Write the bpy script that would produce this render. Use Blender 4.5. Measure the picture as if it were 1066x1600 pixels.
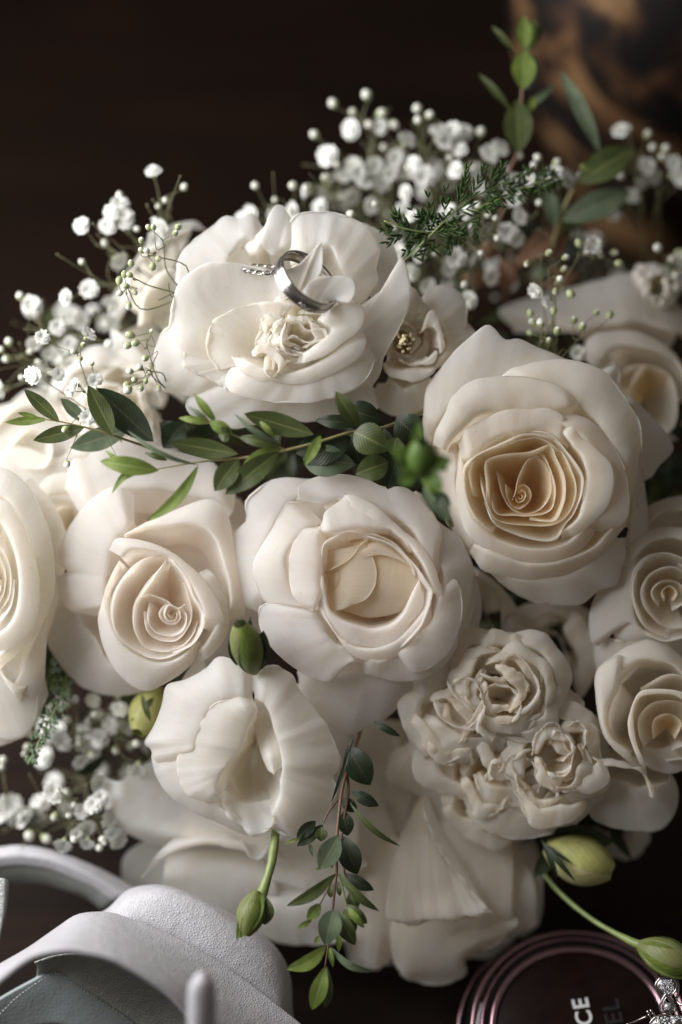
import bpy, math, random
import numpy as np
from mathutils import Vector, Matrix, noise

for o in list(bpy.data.objects): bpy.data.objects.remove(o)
SC = bpy.context.scene
COL = SC.collection
random.seed(4)
RS = np.random.RandomState(4)

# ------------------------------------------------------------------ camera, light, exposure
PITCH = math.radians(52)
D0 = 60.0            # cm from the lens to the plane of the ring
K = 0.02             # cm per photo pixel on that plane
XV = np.array((1.0, 0.0, 0.0))
UV_ = np.array((0.0, math.sin(PITCH), math.cos(PITCH)))
FV = np.array((0.0, math.cos(PITCH), -math.sin(PITCH)))
REF = np.array((0.0, 0.0, 14.0))
CAM = REF - FV * D0

cd = bpy.data.cameras.new('camera')
cam = bpy.data.objects.new('camera', cd); COL.objects.link(cam)
cd.sensor_fit = 'VERTICAL'; cd.sensor_height = 24
cd.lens = 24 * D0 / (1600 * K)
cd.clip_start = 0.01; cd.clip_end = 20
cam.matrix_world = Matrix((( 1, UV_[0], -FV[0], CAM[0] * .01), (0, UV_[1], -FV[1], CAM[1] * .01), (0, UV_[2], -FV[2], CAM[2] * .01), (0, 0, 0, 1)))
cd.dof.use_dof = True; cd.dof.focus_distance = (D0 + 0.0) * .01; cd.dof.aperture_fstop = 1.3
SC.camera = cam

w = bpy.data.worlds.new('World'); SC.world = w; w.use_nodes = True
bg = w.node_tree.nodes['Background']; bg.inputs[0].default_value = (1.0, .91, .82, 1); bg.inputs[1].default_value = 0.145
SC.view_settings.view_transform = 'Standard'; SC.view_settings.look = 'None'; SC.view_settings.gamma = 1
SC.view_settings.exposure = 0.0
SC.cycles.use_denoising = True
SC.cycles.max_bounces = 12; SC.cycles.diffuse_bounces = 7; SC.cycles.transmission_bounces = 8; SC.cycles.transparent_max_bounces = 8
SC.cycles.caustics_reflective = False; SC.cycles.caustics_refractive = False

def window_light(direction, dist, size, size_y, power, col):
    """the window beside the table, aimed at the bouquet; direction is (right, up, toward lens)"""
    l = bpy.data.lights.new('window_light', 'AREA'); l.shape = 'RECTANGLE'; l.size = size; l.size_y = size_y
    l.energy = power; l.color = col
    o = bpy.data.objects.new('window_light', l); COL.objects.link(o)
    v = direction[0] * XV + direction[1] * UV_ - direction[2] * FV; v = v / np.linalg.norm(v)
    p = (REF + v * dist) * .01
    o.location = p
    o.rotation_euler = Vector(-v).to_track_quat('-Z', 'Y').to_euler()
window_light((-1.0, .50, .42), 41, .40, .42, 5.1, (1.0, .985, .985))

# ------------------------------------------------------------------ helpers (cm in, metres out)
def P(x, y, d=0.0):
    """the place seen at photo pixel (x, y), d cm nearer to the lens than the ring"""
    t = (D0 - d)
    return CAM + FV * t + ((x - 533) * K * XV - (y - 800) * K * UV_) * (t / D0)

def tag(o, label=None, cat=None, group=None, kind=None):
    if label: o['label'] = label
    if cat: o['category'] = cat
    if group: o['group'] = group
    if kind: o['kind'] = kind
    return o

def thing(name, label, cat, at, group=None):
    o = bpy.data.objects.new(name, None); COL.objects.link(o)
    o.location = Vector(at) * .01; o.empty_display_size = .01
    o['origin'] = [float(v) for v in at]
    return tag(o, label, cat, group)

def mk(name, verts, faces, mat, parent=None, uvs=None, smooth=True, origin=None, mats=None, mat_idx=None):
    verts = np.asarray(verts, dtype=float)
    if parent is not None:
        g = parent; org = np.zeros(3)
        while g is not None:
            org = org + np.array(g['origin']) if 'origin' in g else org
            if 'origin' in g: break
            g = g.parent
    elif origin is not None: org = np.asarray(origin)
    else: org = verts.mean(axis=0)
    me = bpy.data.meshes.new(name)
    me.from_pydata(((verts - org) * .01).tolist(), [], [tuple(f) for f in faces])
    if uvs is not None:
        uvl = me.uv_layers.new(name='UVMap')
        li = np.zeros(len(me.loops), dtype=np.int32); me.loops.foreach_get('vertex_index', li)
        uvl.data.foreach_set('uv', np.asarray(uvs, dtype=np.float32)[li].ravel())
    if smooth: me.shade_smooth()
    for m in (mats or [mat]): me.materials.append(m)
    if mat_idx is not None: me.polygons.foreach_set('material_index', np.asarray(mat_idx, dtype=np.int32))
    me.update()
    o = bpy.data.objects.new(name, me); COL.objects.link(o)
    if parent is not None: o.parent = parent
    else: o.location = Vector(org) * .01
    return o

def crom(pts, n):
    """n points evenly spaced along a Catmull-Rom curve through pts"""
    p = np.asarray(pts, dtype=float)
    if len(p) == 1: return np.repeat(p, n, 0)
    e = np.vstack([2 * p[0] - p[1], p, 2 * p[-1] - p[-2]])
    out = []
    for i in range(1, len(e) - 2):
        t = np.linspace(0, 1, 10, endpoint=False)[:, None]
        a, b, c, d = e[i - 1], e[i], e[i + 1], e[i + 2]
        out.append(.5 * ((2 * b) + (c - a) * t + (2 * a - 5 * b + 4 * c - d) * t ** 2 + (3 * b - a - 3 * c + d) * t ** 3))
    out = np.vstack(out + [p[-1:]])
    s = np.r_[0, np.cumsum(np.linalg.norm(np.diff(out, axis=0), axis=1))]
    if s[-1] < 1e-9: return np.repeat(out[:1], n, 0)
    q = np.linspace(0, s[-1], n)
    return np.stack([np.interp(q, s, out[:, k]) for k in range(out.shape[1])], 1)

def crom_v(st, sub):
    """interpolate a stack of stations (S, N, 3) to ((S-1)*sub+1, N, 3)"""
    st = np.asarray(st)
    e = np.concatenate([(2 * st[0] - st[1])[None], st, (2 * st[-1] - st[-2])[None]])
    rows = []
    for i in range(1, len(e) - 2):
        for k in range(sub):
            t = k / sub
            a, b, c, d = e[i - 1], e[i], e[i + 1], e[i + 2]
            rows.append(.5 * ((2 * b) + (c - a) * t + (2 * a - 5 * b + 4 * c - d) * t ** 2 + (3 * b - a - 3 * c + d) * t ** 3))
    rows.append(st[-1])
    return np.array(rows)

def grid_faces(nv, nu, closed=False):
    f = []
    for j in range(nv - 1):
        for i in range(nu - 1 if not closed else nu):
            i2 = (i + 1) % nu
            f.append((j * nu + i, j * nu + i2, (j + 1) * nu + i2, (j + 1) * nu + i))
    return f

def grid_uv(nv, nu):
    u, v = np.meshgrid(np.linspace(0, 1, nu), np.linspace(0, 1, nv))
    return np.stack([u.ravel(), v.ravel()], 1)

def grid_normals(g):
    du = np.gradient(g, axis=1); dv = np.gradient(g, axis=0)
    n = np.cross(du, dv); return n / (np.linalg.norm(n, axis=2, keepdims=True) + 1e-9)

def tube(pts, r, seg=8, n=None, cap=True):
    pts = np.asarray(pts, dtype=float); n = n or max(4, 5 * (len(pts) - 1))
    c = crom(pts, n)
    rr = np.interp(np.linspace(0, 1, n), np.linspace(0, 1, len(np.atleast_1d(r))) if np.ndim(r) else [0, 1], r if np.ndim(r) else [r, r])
    T = np.gradient(c, axis=0); T /= np.linalg.norm(T, axis=1, keepdims=True) + 1e-9
    ref = np.array((.3, .2, .93)); vs = []
    for i in range(n):
        a = np.cross(T[i], ref)
        if np.linalg.norm(a) < .1: a = np.cross(T[i], (1, 0, 0))
        a /= np.linalg.norm(a); b = np.cross(T[i], a)
        for k in range(seg):
            th = 2 * math.pi * k / seg
            vs.append(c[i] + rr[i] * (math.cos(th) * a + math.sin(th) * b))
    f = grid_faces(n, seg, True)
    if cap: f.append(tuple(range(seg))[::-1]); f.append(tuple((n - 1) * seg + k for k in range(seg)))
    return vs, f

class MB:
    def __init__(s): s.v = []; s.f = []; s.m = []; s.uv = []
    def add(s, v, f, mi=0, uv=None):
        o = len(s.v); s.v += [tuple(p) for p in v]; s.f += [tuple(i + o for i in q) for q in f]; s.m += [mi] * len(f)
        s.uv += [tuple(q) for q in uv] if uv is not None else [(0, 0)] * len(v)
    def build(s, name, mats, parent=None, smooth=True, origin=None):
        mats = mats if isinstance(mats, list) else [mats]
        return mk(name, s.v, s.f, None, parent, s.uv, smooth, origin, mats, s.m)

# ------------------------------------------------------------------ materials
def new_mat(name):
    m = bpy.data.materials.new(name); m.use_nodes = True; nt = m.node_tree
    for n in list(nt.nodes): nt.nodes.remove(n)
    return m, nt, lambda t, **k: _node(nt, t, k)
def _node(nt, t, k):
    n = nt.nodes.new(t)
    for a, b in k.items(): setattr(n, a, b)
    return n
def ramp(N, stops, interp='LINEAR'):
    r = N('ShaderNodeValToRGB'); cr = r.color_ramp; cr.interpolation = interp
    while len(cr.elements) < len(stops): cr.elements.new(.5)
    for e, (p, c) in zip(cr.elements, stops):
        e.position = p; e.color = tuple(c) + (1,) if len(c) == 3 else c
    return r

def petal_mat(name, tip, mid, base, trans=.56, rough=.6, brown=False, ruf=1.0, blush=None):
    m, nt, N = new_mat(name); L = nt.links.new
    out = N('ShaderNodeOutputMaterial'); uv = N('ShaderNodeUVMap'); sep = N('ShaderNodeSeparateXYZ'); L(uv.outputs[0], sep.inputs[0])
    tc = N('ShaderNodeTexCoord')
    nz = N('ShaderNodeTexNoise'); nz.inputs['Scale'].default_value = 120; nz.inputs['Detail'].default_value = 3; L(tc.outputs['Object'], nz.inputs['Vector'])
    add = N('ShaderNodeMath', operation='MULTIPLY_ADD'); L(nz.outputs[0], add.inputs[0]); add.inputs[1].default_value = .22; L(sep.outputs[1], add.inputs[2])
    sub = N('ShaderNodeMath', operation='SUBTRACT'); L(add.outputs[0], sub.inputs[0]); sub.inputs[1].default_value = .11
    r = ramp(N, [(0.0, base), (.45, mid), (.85, tip)]); L(sub.outputs[0], r.inputs[0])
    col = r.outputs[0]
    # faint veins running from the base to the rim
    mp = N('ShaderNodeMapping'); mp.inputs['Scale'].default_value = (34, 2.2, 1); L(uv.outputs[0], mp.inputs[0])
    vn = N('ShaderNodeTexNoise'); vn.inputs['Scale'].default_value = 1.0; vn.inputs['Detail'].default_value = 4; vn.inputs['Distortion'].default_value = .6; L(mp.outputs[0], vn.inputs['Vector'])
    vr = ramp(N, [(.3, (.975, .968, .95)), (.62, (1, 1, 1))]); L(vn.outputs[0], vr.inputs[0])
    mx = N('ShaderNodeMix', data_type='RGBA', blend_type='MULTIPLY'); mx.inputs[0].default_value = 1; L(col, mx.inputs[6]); L(vr.outputs[0], mx.inputs[7]); col = mx.outputs[2]
    if brown:   # dry brown nibbled bits along the rim
        bn = N('ShaderNodeTexNoise'); bn.inputs['Scale'].default_value = 130; bn.inputs['Detail'].default_value = 5; L(tc.outputs['Object'], bn.inputs['Vector'])
        b1 = N('ShaderNodeMath', operation='MULTIPLY_ADD'); L(sep.outputs[1], b1.inputs[0]); b1.inputs[1].default_value = 2.2; b1.inputs[2].default_value = -2.11
        b2 = N('ShaderNodeMath', operation='ADD'); L(bn.outputs[0], b2.inputs[0]); L(b1.outputs[0], b2.inputs[1])
        br = ramp(N, [(.575, (0, 0, 0)), (.66, (1, 1, 1))]); L(b2.outputs[0], br.inputs[0])
        bm = N('ShaderNodeMix', data_type='RGBA'); L(br.outputs[0], bm.inputs[0]); L(col, bm.inputs[6]); bm.inputs[7].default_value = (.30, .17, .07, 1); col = bm.outputs[2]
    fk = N('ShaderNodeTexNoise'); fk.inputs['Scale'].default_value = 420; fk.inputs['Detail'].default_value = 2; L(tc.outputs['Object'], fk.inputs['Vector'])
    fr_ = ramp(N, [(.73, (1, 1, 1)), (.80, (.84, .76, .64))]); L(fk.outputs[0], fr_.inputs[0])
    bl = N('ShaderNodeTexNoise'); bl.inputs['Scale'].default_value = 45; bl.inputs['Detail'].default_value = 4; L(tc.outputs['Object'], bl.inputs['Vector'])
    bl2 = ramp(N, [(.35, (.972, .966, .95)), (.6, (1, 1, 1))]); L(bl.outputs[0], bl2.inputs[0])
    for src in (fr_, bl2):
        mq = N('ShaderNodeMix', data_type='RGBA', blend_type='MULTIPLY'); mq.inputs[0].default_value = 1; L(col, mq.inputs[6]); L(src.outputs[0], mq.inputs[7]); col = mq.outputs[2]
    # relief: veins + crepe wrinkles
    wn = N('ShaderNodeTexNoise'); wn.inputs['Scale'].default_value = 170; wn.inputs['Detail'].default_value = 5; wn.inputs['Distortion'].default_value = .8; L(tc.outputs['Object'], wn.inputs['Vector'])
    ad = N('ShaderNodeMath', operation='MULTIPLY_ADD'); L(wn.outputs[0], ad.inputs[0]); ad.inputs[1].default_value = .9 * ruf; vs_ = N('ShaderNodeMath', operation='MULTIPLY'); vs_.inputs[1].default_value = .5; L(vn.outputs[0], vs_.inputs[0]); L(vs_.outputs[0], ad.inputs[2])
    bp = N('ShaderNodeBump'); bp.inputs['Strength'].default_value = .5; bp.inputs['Distance'].default_value = .00035; L(ad.outputs[0], bp.inputs['Height'])
    pr = N('ShaderNodeBsdfPrincipled'); L(col, pr.inputs['Base Color']); pr.inputs['Roughness'].default_value = rough
    pr.inputs['Specular IOR Level'].default_value = .22; pr.inputs['Subsurface Weight'].default_value = .6; pr.inputs['Subsurface Scale'].default_value = .004; pr.inputs['Subsurface Radius'].default_value = (1.0, .85, .7); pr.inputs['Sheen Weight'].default_value = .06; L(bp.outputs[0], pr.inputs['Normal'])
    tr = N('ShaderNodeBsdfTranslucent'); L(bp.outputs[0], tr.inputs['Normal'])
    tm = N('ShaderNodeMix', data_type='RGBA', blend_type='MULTIPLY'); tm.inputs[0].default_value = 1; L(col, tm.inputs[6]); tm.inputs[7].default_value = (1, .965, .90, 1); L(tm.outputs[2], tr.inputs[0])
    ms = N('ShaderNodeMixShader'); ms.inputs[0].default_value = trans; L(pr.outputs[0], ms.inputs[1]); L(tr.outputs[0], ms.inputs[2]); L(ms.outputs[0], out.inputs[0])
    return m

def leaf_mat(name, top, under, rib, rough=.42, trans=.15):
    m, nt, N = new_mat(name); L = nt.links.new
    out = N('ShaderNodeOutputMaterial'); uv = N('ShaderNodeUVMap'); sep = N('ShaderNodeSeparateXYZ'); L(uv.outputs[0], sep.inputs[0])
    a = N('ShaderNodeMath', operation='SUBTRACT'); L(sep.outputs[0], a.inputs[0]); a.inputs[1].default_value = .5
    ab = N('ShaderNodeMath', operation='ABSOLUTE'); L(a.outputs[0], ab.inputs[0])
    rr = ramp(N, [(.012, (1, 1, 1)), (.035, (0, 0, 0))]); L(ab.outputs[0], rr.inputs[0])
    tc = N('ShaderNodeTexCoord'); nz = N('ShaderNodeTexNoise'); nz.inputs['Scale'].default_value = 200; nz.inputs['Detail'].default_value = 5; L(tc.outputs['Object'], nz.inputs['Vector'])
    g = N('ShaderNodeNewGeometry')
    mix0 = N('ShaderNodeMix', data_type='RGBA'); L(g.outputs['Backfacing'], mix0.inputs[0]); mix0.inputs[6].default_value = tuple(top) + (1,); mix0.inputs[7].default_value = tuple(under) + (1,)
    vr = ramp(N, [(.3, (.72, .74, .7)), (.7, (1.2, 1.15, 1.05))]); L(nz.outputs[0], vr.inputs[0])
    mm = N('ShaderNodeMix', data_type='RGBA', blend_type='MULTIPLY'); mm.inputs[0].default_value = 1; L(mix0.outputs[2], mm.inputs[6]); L(vr.outputs[0], mm.inputs[7])
    m2 = N('ShaderNodeMix', data_type='RGBA'); L(rr.outputs[0], m2.inputs[0]); L(mm.outputs[2], m2.inputs[6]); m2.inputs[7].default_value = tuple(rib) + (1,)
    # slanting side veins
    sv = N('ShaderNodeMath', operation='MULTIPLY_ADD'); L(ab.outputs[0], sv.inputs[0]); sv.inputs[1].default_value = -.8; L(sep.outputs[1], sv.inputs[2])
    w_ = N('ShaderNodeMath', operation='MULTIPLY'); L(sv.outputs[0], w_.inputs[0]); w_.inputs[1].default_value = 62
    si = N('ShaderNodeMath', operation='SINE'); L(w_.outputs[0], si.inputs[0])
    s2 = N('ShaderNodeMath', operation='MULTIPLY_ADD'); L(nz.outputs[0], s2.inputs[0]); s2.inputs[1].default_value = 2.5; L(si.outputs[0], s2.inputs[2])
    bp = N('ShaderNodeBump'); bp.inputs['Strength'].default_value = .25; bp.inputs['Distance'].default_value = .00008; L(s2.outputs[0], bp.inputs['Height'])
    pr = N('ShaderNodeBsdfPrincipled'); L(m2.outputs[2], pr.inputs['Base Color']); pr.inputs['Roughness'].default_value = rough; pr.inputs['Specular IOR Level'].default_value = .35; L(bp.outputs[0], pr.inputs['Normal'])
    tr = N('ShaderNodeBsdfTranslucent'); L(m2.outputs[2], tr.inputs[0])
    ms = N('ShaderNodeMixShader'); ms.inputs[0].default_value = trans; L(pr.outputs[0], ms.inputs[1]); L(tr.outputs[0], ms.inputs[2]); L(ms.outputs[0], out.inputs[0])
    return m

def plain(name, col, rough=.5, metal=0, spec=.5, nscale=300, nmix=.25, bump=.0002, aniso=0):
    m, nt, N = new_mat(name); L = nt.links.new
    out = N('ShaderNodeOutputMaterial'); tc = N('ShaderNodeTexCoord'); nz = N('ShaderNodeTexNoise'); nz.inputs['Scale'].default_value = nscale; nz.inputs['Detail'].default_value = 4; L(tc.outputs['Object'], nz.inputs['Vector'])
    c = np.array(col); r = ramp(N, [(.3, tuple(c * (1 - nmix))), (.7, tuple(np.minimum(1, c * (1 + nmix * .6))))]); L(nz.outputs[0], r.inputs[0])
    bp = N('ShaderNodeBump'); bp.inputs['Strength'].default_value = .4; bp.inputs['Distance'].default_value = bump; L(nz.outputs[0], bp.inputs['Height'])
    pr = N('ShaderNodeBsdfPrincipled'); L(r.outputs[0], pr.inputs['Base Color']); pr.inputs['Roughness'].default_value = rough; pr.inputs['Metallic'].default_value = metal; pr.inputs['Specular IOR Level'].default_value = spec
    if bump: L(bp.outputs[0], pr.inputs['Normal'])
    L(pr.outputs[0], out.inputs[0]); return m

M = {}
M['blush'] = petal_mat('blush_white_petal', (.93, .918, .91), (.93, .90, .87), (.91, .80, .70))
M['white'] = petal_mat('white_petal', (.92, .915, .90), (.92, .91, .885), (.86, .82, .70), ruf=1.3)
M['frill'] = petal_mat('thin_frilled_petal', (.92, .905, .87), (.92, .89, .83), (.86, .78, .62), trans=.68, ruf=1.4)
M['cream'] = petal_mat('cream_petal', (.90, .885, .85), (.90, .85, .76), (.86, .68, .43), brown=True)
M['creamd'] = petal_mat('cream_petal_shade_toned', (.86, .84, .80), (.85, .81, .74), (.80, .71, .54))  # unbrowned cream; albedo lowered to put the right side's shade into the colour
M['heart'] = petal_mat('cream_heart_petal', (.90, .85, .75), (.90, .79, .61), (.86, .64, .33))
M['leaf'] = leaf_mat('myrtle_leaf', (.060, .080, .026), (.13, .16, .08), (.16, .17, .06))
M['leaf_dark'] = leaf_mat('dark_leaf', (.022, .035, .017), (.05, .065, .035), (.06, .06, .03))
M['leaf_pale'] = leaf_mat('pale_young_leaf', (.17, .24, .055), (.22, .28, .10), (.30, .36, .14), trans=.25)
M['leaf_grey'] = leaf_mat('grey_green_leaf', (.11, .15, .095), (.17, .20, .14), (.2, .22, .14), rough=.55)
M['stem'] = plain('sprig_stem', (.22, .19, .075), .5)
M['stem_red'] = plain('reddish_stem', (.14, .075, .045), .5)
M['stem_green'] = plain('green_stem', (.20, .26, .08), .45)
M['gyp'] = plain('tiny_white_petal', (.80, .81, .77), .6, nmix=.08, bump=.0001)
M['gyp_green'] = plain('tiny_green_calyx', (.34, .38, .20), .55)
M['gyp_bud'] = plain('tiny_bud', (.74, .75, .66), .55, nmix=.15)
M['gyp_stem'] = plain('thin_green_stem', (.17, .17, .085), .55)
M['fern'] = plain('fern_green', (.030, .062, .014), .6, spec=.2)
M['fern_grey'] = plain('fern_grey_green', (.15, .22, .13), .5)
M['stamen'] = plain('golden_stamen', (.55, .27, .03), .6)
M['anther'] = plain('pale_yellow_stamen', (.88, .78, .50), .7)
M['silver'] = plain('polished_silver', (.48, .455, .44), .17, 1, nscale=900, nmix=.05, bump=.00002)
M['silver_dark'] = plain('brushed_dark_silver', (.27, .25, .245), .30, 1, nscale=1500, nmix=.3, bump=.00008)

# ------------------------------------------------------------------ flowers
def spread(d, n):
    d = np.atleast_1d(np.asarray(d, dtype=float))
    return np.interp(np.linspace(0, 1, n), np.linspace(0, 1, len(d)), d) if len(d) > 1 else np.full(n, d[0])

class Flower:
    def __init__(s, name, label, cat, fr, centre, dbase, mat, group=None, dz=0.0):
        s.fr = fr; s.c = centre; s.db = dbase + dz; s.mat = mat; s.dz = dz
        x, y = s.px(*centre)
        s.root = thing(name, label, cat, P(x, y, s.db), group)
        s.n = 0
    def px(s, x, y): return s.fr[0] + x / s.fr[2], s.fr[1] + y / s.fr[2]
    def row(s, pts, d, nu):
        q = np.array([s.px(*p) for p in pts]); q = np.hstack([q, spread(d, len(pts))[:, None] + s.dz])
        return crom(q, nu)        # (nu, 3) in px, px, cm
    def sheet(s, rows, ds, mat=None, nu=None, sub=6, ruf=.0, wob=.035, rf=5.0, name='petal', curl=.06, v0=0.0):
        nu = nu or 34
        R = [s.row(r, d, nu) if len(r) > 1 else s.row([r[0], (r[0][0] + .01, r[0][1])], d, nu) for r, d in zip(rows, ds)]
        return s.finish(R, mat, nu, sub, ruf, wob, rf, name, curl, v0)
    def finish(s, R, mat, nu, sub, ruf, wob, rf, name, curl, v0=0.0):
        W = [np.array([P(*p) for p in r]) for r in R]
        if curl:                   # the rim turns over: gives the edge a soft thickness
            dirv = W[-1] - W[-2]; dirv /= np.linalg.norm(dirv, axis=1, keepdims=True) + 1e-9
            W.append(W[-1] + dirv * curl * .35 + FV * curl * .45)
        g = crom_v(W, sub)
        nv = len(g); s.n += 1; sd = 13.7 * s.n + s.c[0]
        nrm = grid_normals(g)
        vv = np.linspace(0, 1, nv)
        for j in range(nv):
            a = vv[j] ** 2
            for i in range(nu):
                p = g[j, i]; q = Vector(p * .45 + sd)
                dsp = wob * 1.6 * noise.noise(q) + wob * .6 * noise.noise(q * 3.1) + (.003 + ruf * .05) * noise.noise(Vector((i / nu * 22, vv[j] * 3.0, sd)))
                if ruf:
                    u = i / (nu - 1)
                    dsp += ruf * a * (noise.noise(Vector((u * rf, sd, vv[j] * .7))) * 1.5 + .5 * noise.noise(Vector((u * rf * 2.7, sd + 9, vv[j]))))
                    g[j, i] = p + nrm[j, i] * dsp - UV_ * ruf * .35 * a * noise.noise(Vector((u * rf * 1.7, sd + 5, 2))) + XV * ruf * .35 * a * noise.noise(Vector((u * rf * 1.7, sd + 15, 2)))
                else: g[j, i] = p + nrm[j, i] * dsp
        # fine nibble of the rim
        for i in range(nu):
            k = (.018 + ruf * .12) * noise.noise(Vector((i * .55, sd, 3)))
            g[-3:, i] += (UV_ + XV) * k
        uvs = grid_uv(nv, nu); uvs[:, 1] = v0 + uvs[:, 1] * (1 - v0)
        return mk(name, g.reshape(-1, 3), grid_faces(nv, nu), mat or s.mat, s.root, uvs)
    def cup(s, crest, dc, lip=None, dl=None, mat=None, belly=.84, ruf=.0, wob=.03, nu=None, base=None, curl=.06, rf=5.0, hump=.12, name='petal', v0=0.0, deep=False, tuck=.22):
        if lip and not ruf: ruf = .035
        n = nu or max(28, min(60, int(len(crest) * 6)))
        c = s.row(crest, dc, n)
        bx, by = s.px(*(base or s.c)); b = np.array([bx, by, s.db])
        sd0 = s.n * 7.31 + s.c[1]
        for i in range(n):       # living rims wander a little in height and reach
            u = i / (n - 1)
            c[i, 2] += .10 * noise.noise(Vector((u * 3.2, sd0, 0))) + .03 * noise.noise(Vector((u * 9, sd0, 4)))
            k_ = 1 + .08 * noise.noise(Vector((u * 3.7, sd0, 8))) + .012 * noise.noise(Vector((u * 11, sd0, 8)))
            c[i, 0] = b[0] + (c[i, 0] - b[0]) * k_; c[i, 1] = b[1] + (c[i, 1] - b[1]) * k_
        rad = float(np.mean(np.hypot(c[:, 0] - b[0], c[:, 1] - b[1]))) * K
        depth = min(float(c[:, 2].mean()) - s.db, (.60 + 1.15 * rad) if lip else (.26 + .95 * rad)) if not deep else float(c[:, 2].mean()) - s.db
        def mid(f, g):
            q = c.copy(); q[:, 0] = b[0] + (c[:, 0] - b[0]) * f; q[:, 1] = b[1] + (c[:, 1] - b[1]) * f; q[:, 2] = c[:, 2] - depth * (1 - g); return q
        e = np.clip(np.minimum(np.linspace(0, 1, n), np.linspace(1, 0, n)) / .09, 0, 1); e = e * e * (3 - 2 * e); e = e[:, None]
        R = [mid(.03, 0.0), mid(.52, .20), mid(.82, .56), mid(.955, .85)]
        c = c.copy(); c[:, 2:] -= (1 - e) * tuck
        R.append(c)
        if lip:
            l = s.row(lip, dl, n); l[:, 2] = c[:, 2] + (l[:, 2] - c[:, 2]) * .72; hump = hump * .5
            l = c + (l - c) * (.72 + .28 * e); l[:, 2:] -= (1 - e) * tuck
            m = (c + l) / 2; m[:, 2:] += hump * e
            R += [m, l]
        else:
            pass
        return s.finish(R, mat, n, 5, ruf, wob, rf, name, curl if lip else curl * .8, v0)

def ruffles(f, cx, cy, R, n, dtop, seed, w=26, fall=.7, ruf=.09, mat=None, squash=1.0, ph=0):
    rs = np.random.RandomState(seed)
    for k in range(n):
        r_ = R * math.sqrt((k + .6) / n); a = k * 2.39996 + ph + rs.uniform(-.6, .6); r_ *= rs.uniform(.8, 1.15)
        rx, ry = math.cos(a), math.sin(a) * squash; tx, ty = -math.sin(a), math.cos(a) * squash; ww = w * rs.uniform(.75, 1.2) * (.7 + .4 * r_ / R)
        cr = []; lp = []
        for q in np.linspace(-1, 1, 7):
            o = r_ - ww * .55 * q * q + ww * .10 * math.sin(q * 5 + k * 1.7)
            cr.append((cx + rx * o + tx * q * ww, cy + ry * o + ty * q * ww)); o2 = o + ww * .5 * (1 - q * q * .8)
            lp.append((cx + rx * o2 + tx * q * ww * 1.1, cy + ry * o2 + ty * q * ww * 1.1))
        d = dtop - fall * (r_ / R) ** 2 + rs.uniform(-.12, .12)
        f.cup(cr, d, lp, d - .10 - .15 * r_ / R, ruf=ruf * .8, rf=5, nu=30, base=(cx + rx * r_ * .2, cy + ry * r_ * .35), hump=.05, mat=mat, tuck=.15, curl=.015)

# ---- rose with the golden heart, right of centre
f = Flower('rose', 'cream rose with a golden swirled heart and browned petal edges, right of centre', 'rose', (640, 480, 2.502), (435, 745), -3.2, M['cream'])
f.cup([(60, 600), (120, 430), (300, 330), (480, 300), (640, 330), (800, 300)], -.4, [(45, 400), (75, 305), (190, 170), (268, 102), (303, 80), (330, 92), (372, 132), (430, 128), (520, 170), (640, 215), (740, 242), (815, 232), (838, 262), (830, 290)], (-1, -.5, -.5, -1.0, -1.2), ruf=.06, nu=64)
f.cup([(840, 380), (870, 500), (880, 640)], -1.2, [(850, 330), (940, 430), (1028, 545), (965, 620), (928, 690)], -1.8, mat=M['creamd'])
f.cup([(870, 560), (880, 700), (840, 860)], -.9, [(905, 590), (925, 760), (932, 890), (880, 930), (830, 960)], -1.6)
f.cup([(235, 960), (330, 1030), (450, 1065), (600, 1050), (720, 990), (810, 900)], -.5, [(240, 985), (330, 1060), (400, 1110), (480, 1150), (580, 1160), (670, 1155), (740, 1100), (805, 1080), (830, 1000), (850, 900)], (-1.2, -1.4, -1.1, -.9), ruf=.07)
f.cup([(160, 500), (185, 680), (215, 830), (280, 930)], -.1, [(60, 450), (80, 600), (120, 760), (180, 900), (245, 1000)], -1.3)
f.cup([(430, 300), (560, 330), (660, 390), (750, 480), (810, 570), (840, 660), (852, 780)], .05, [(330, 262), (430, 232), (500, 213), (600, 211), (700, 232), (770, 265), (830, 340), (890, 430), (908, 520), (898, 600), (875, 700), (860, 790)], (.1, .1, -.3, -.9), hump=.25, ruf=.05)
f.cup([(130, 555), (183, 490), (238, 432), (330, 405), (480, 400), (600, 403), (663, 378)], .35, [(76, 535), (130, 435), (172, 350), (260, 290), (430, 272), (560, 300), (668, 370)], (.2, .45, .3), hump=.22, curl=.1)
f.cup([(250, 930), (400, 985), (560, 1000), (700, 940), (790, 860), (840, 760)], 0, [(232, 960), (300, 1030), (450, 1062), (590, 1050), (700, 1010), (815, 890), (853, 820), (856, 720)], -.7, ruf=.05)
f.cup([(190, 540), (205, 700), (240, 810), (310, 885), (390, 925), (480, 940), (580, 925), (660, 880), (700, 820)], .25, [(182, 600), (185, 740), (222, 870), (300, 945), (400, 985), (540, 995), (650, 955), (720, 890), (760, 830)], -.15)
f.cup([(480, 425), (580, 450), (665, 510), (715, 590), (735, 680), (715, 770), (660, 850)], .4, [(440, 404), (530, 402), (620, 420), (710, 455), (790, 540), (840, 630), (853, 720), (848, 820), (780, 890)], .0)
f.cup([(205, 600), (280, 545), (370, 505), (480, 480), (560, 500), (620, 550)], .35, [(185, 505), (260, 450), (380, 410), (480, 400), (570, 412), (642, 460)], .42, hump=.08)
f.cup([(580, 480), (630, 540), (670, 600), (695, 670), (690, 750), (650, 830), (590, 885)], .42, [(600, 425), (642, 458), (658, 508), (720, 550), (788, 625), (785, 740), (745, 815), (680, 870), (600, 915)], (.35, .5, .2), hump=.1)
f.cup([(320, 885), (260, 820), (225, 740), (208, 660), (215, 610), (260, 580), (340, 545), (450, 500), (560, 505), (600, 540)], .45)
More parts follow.
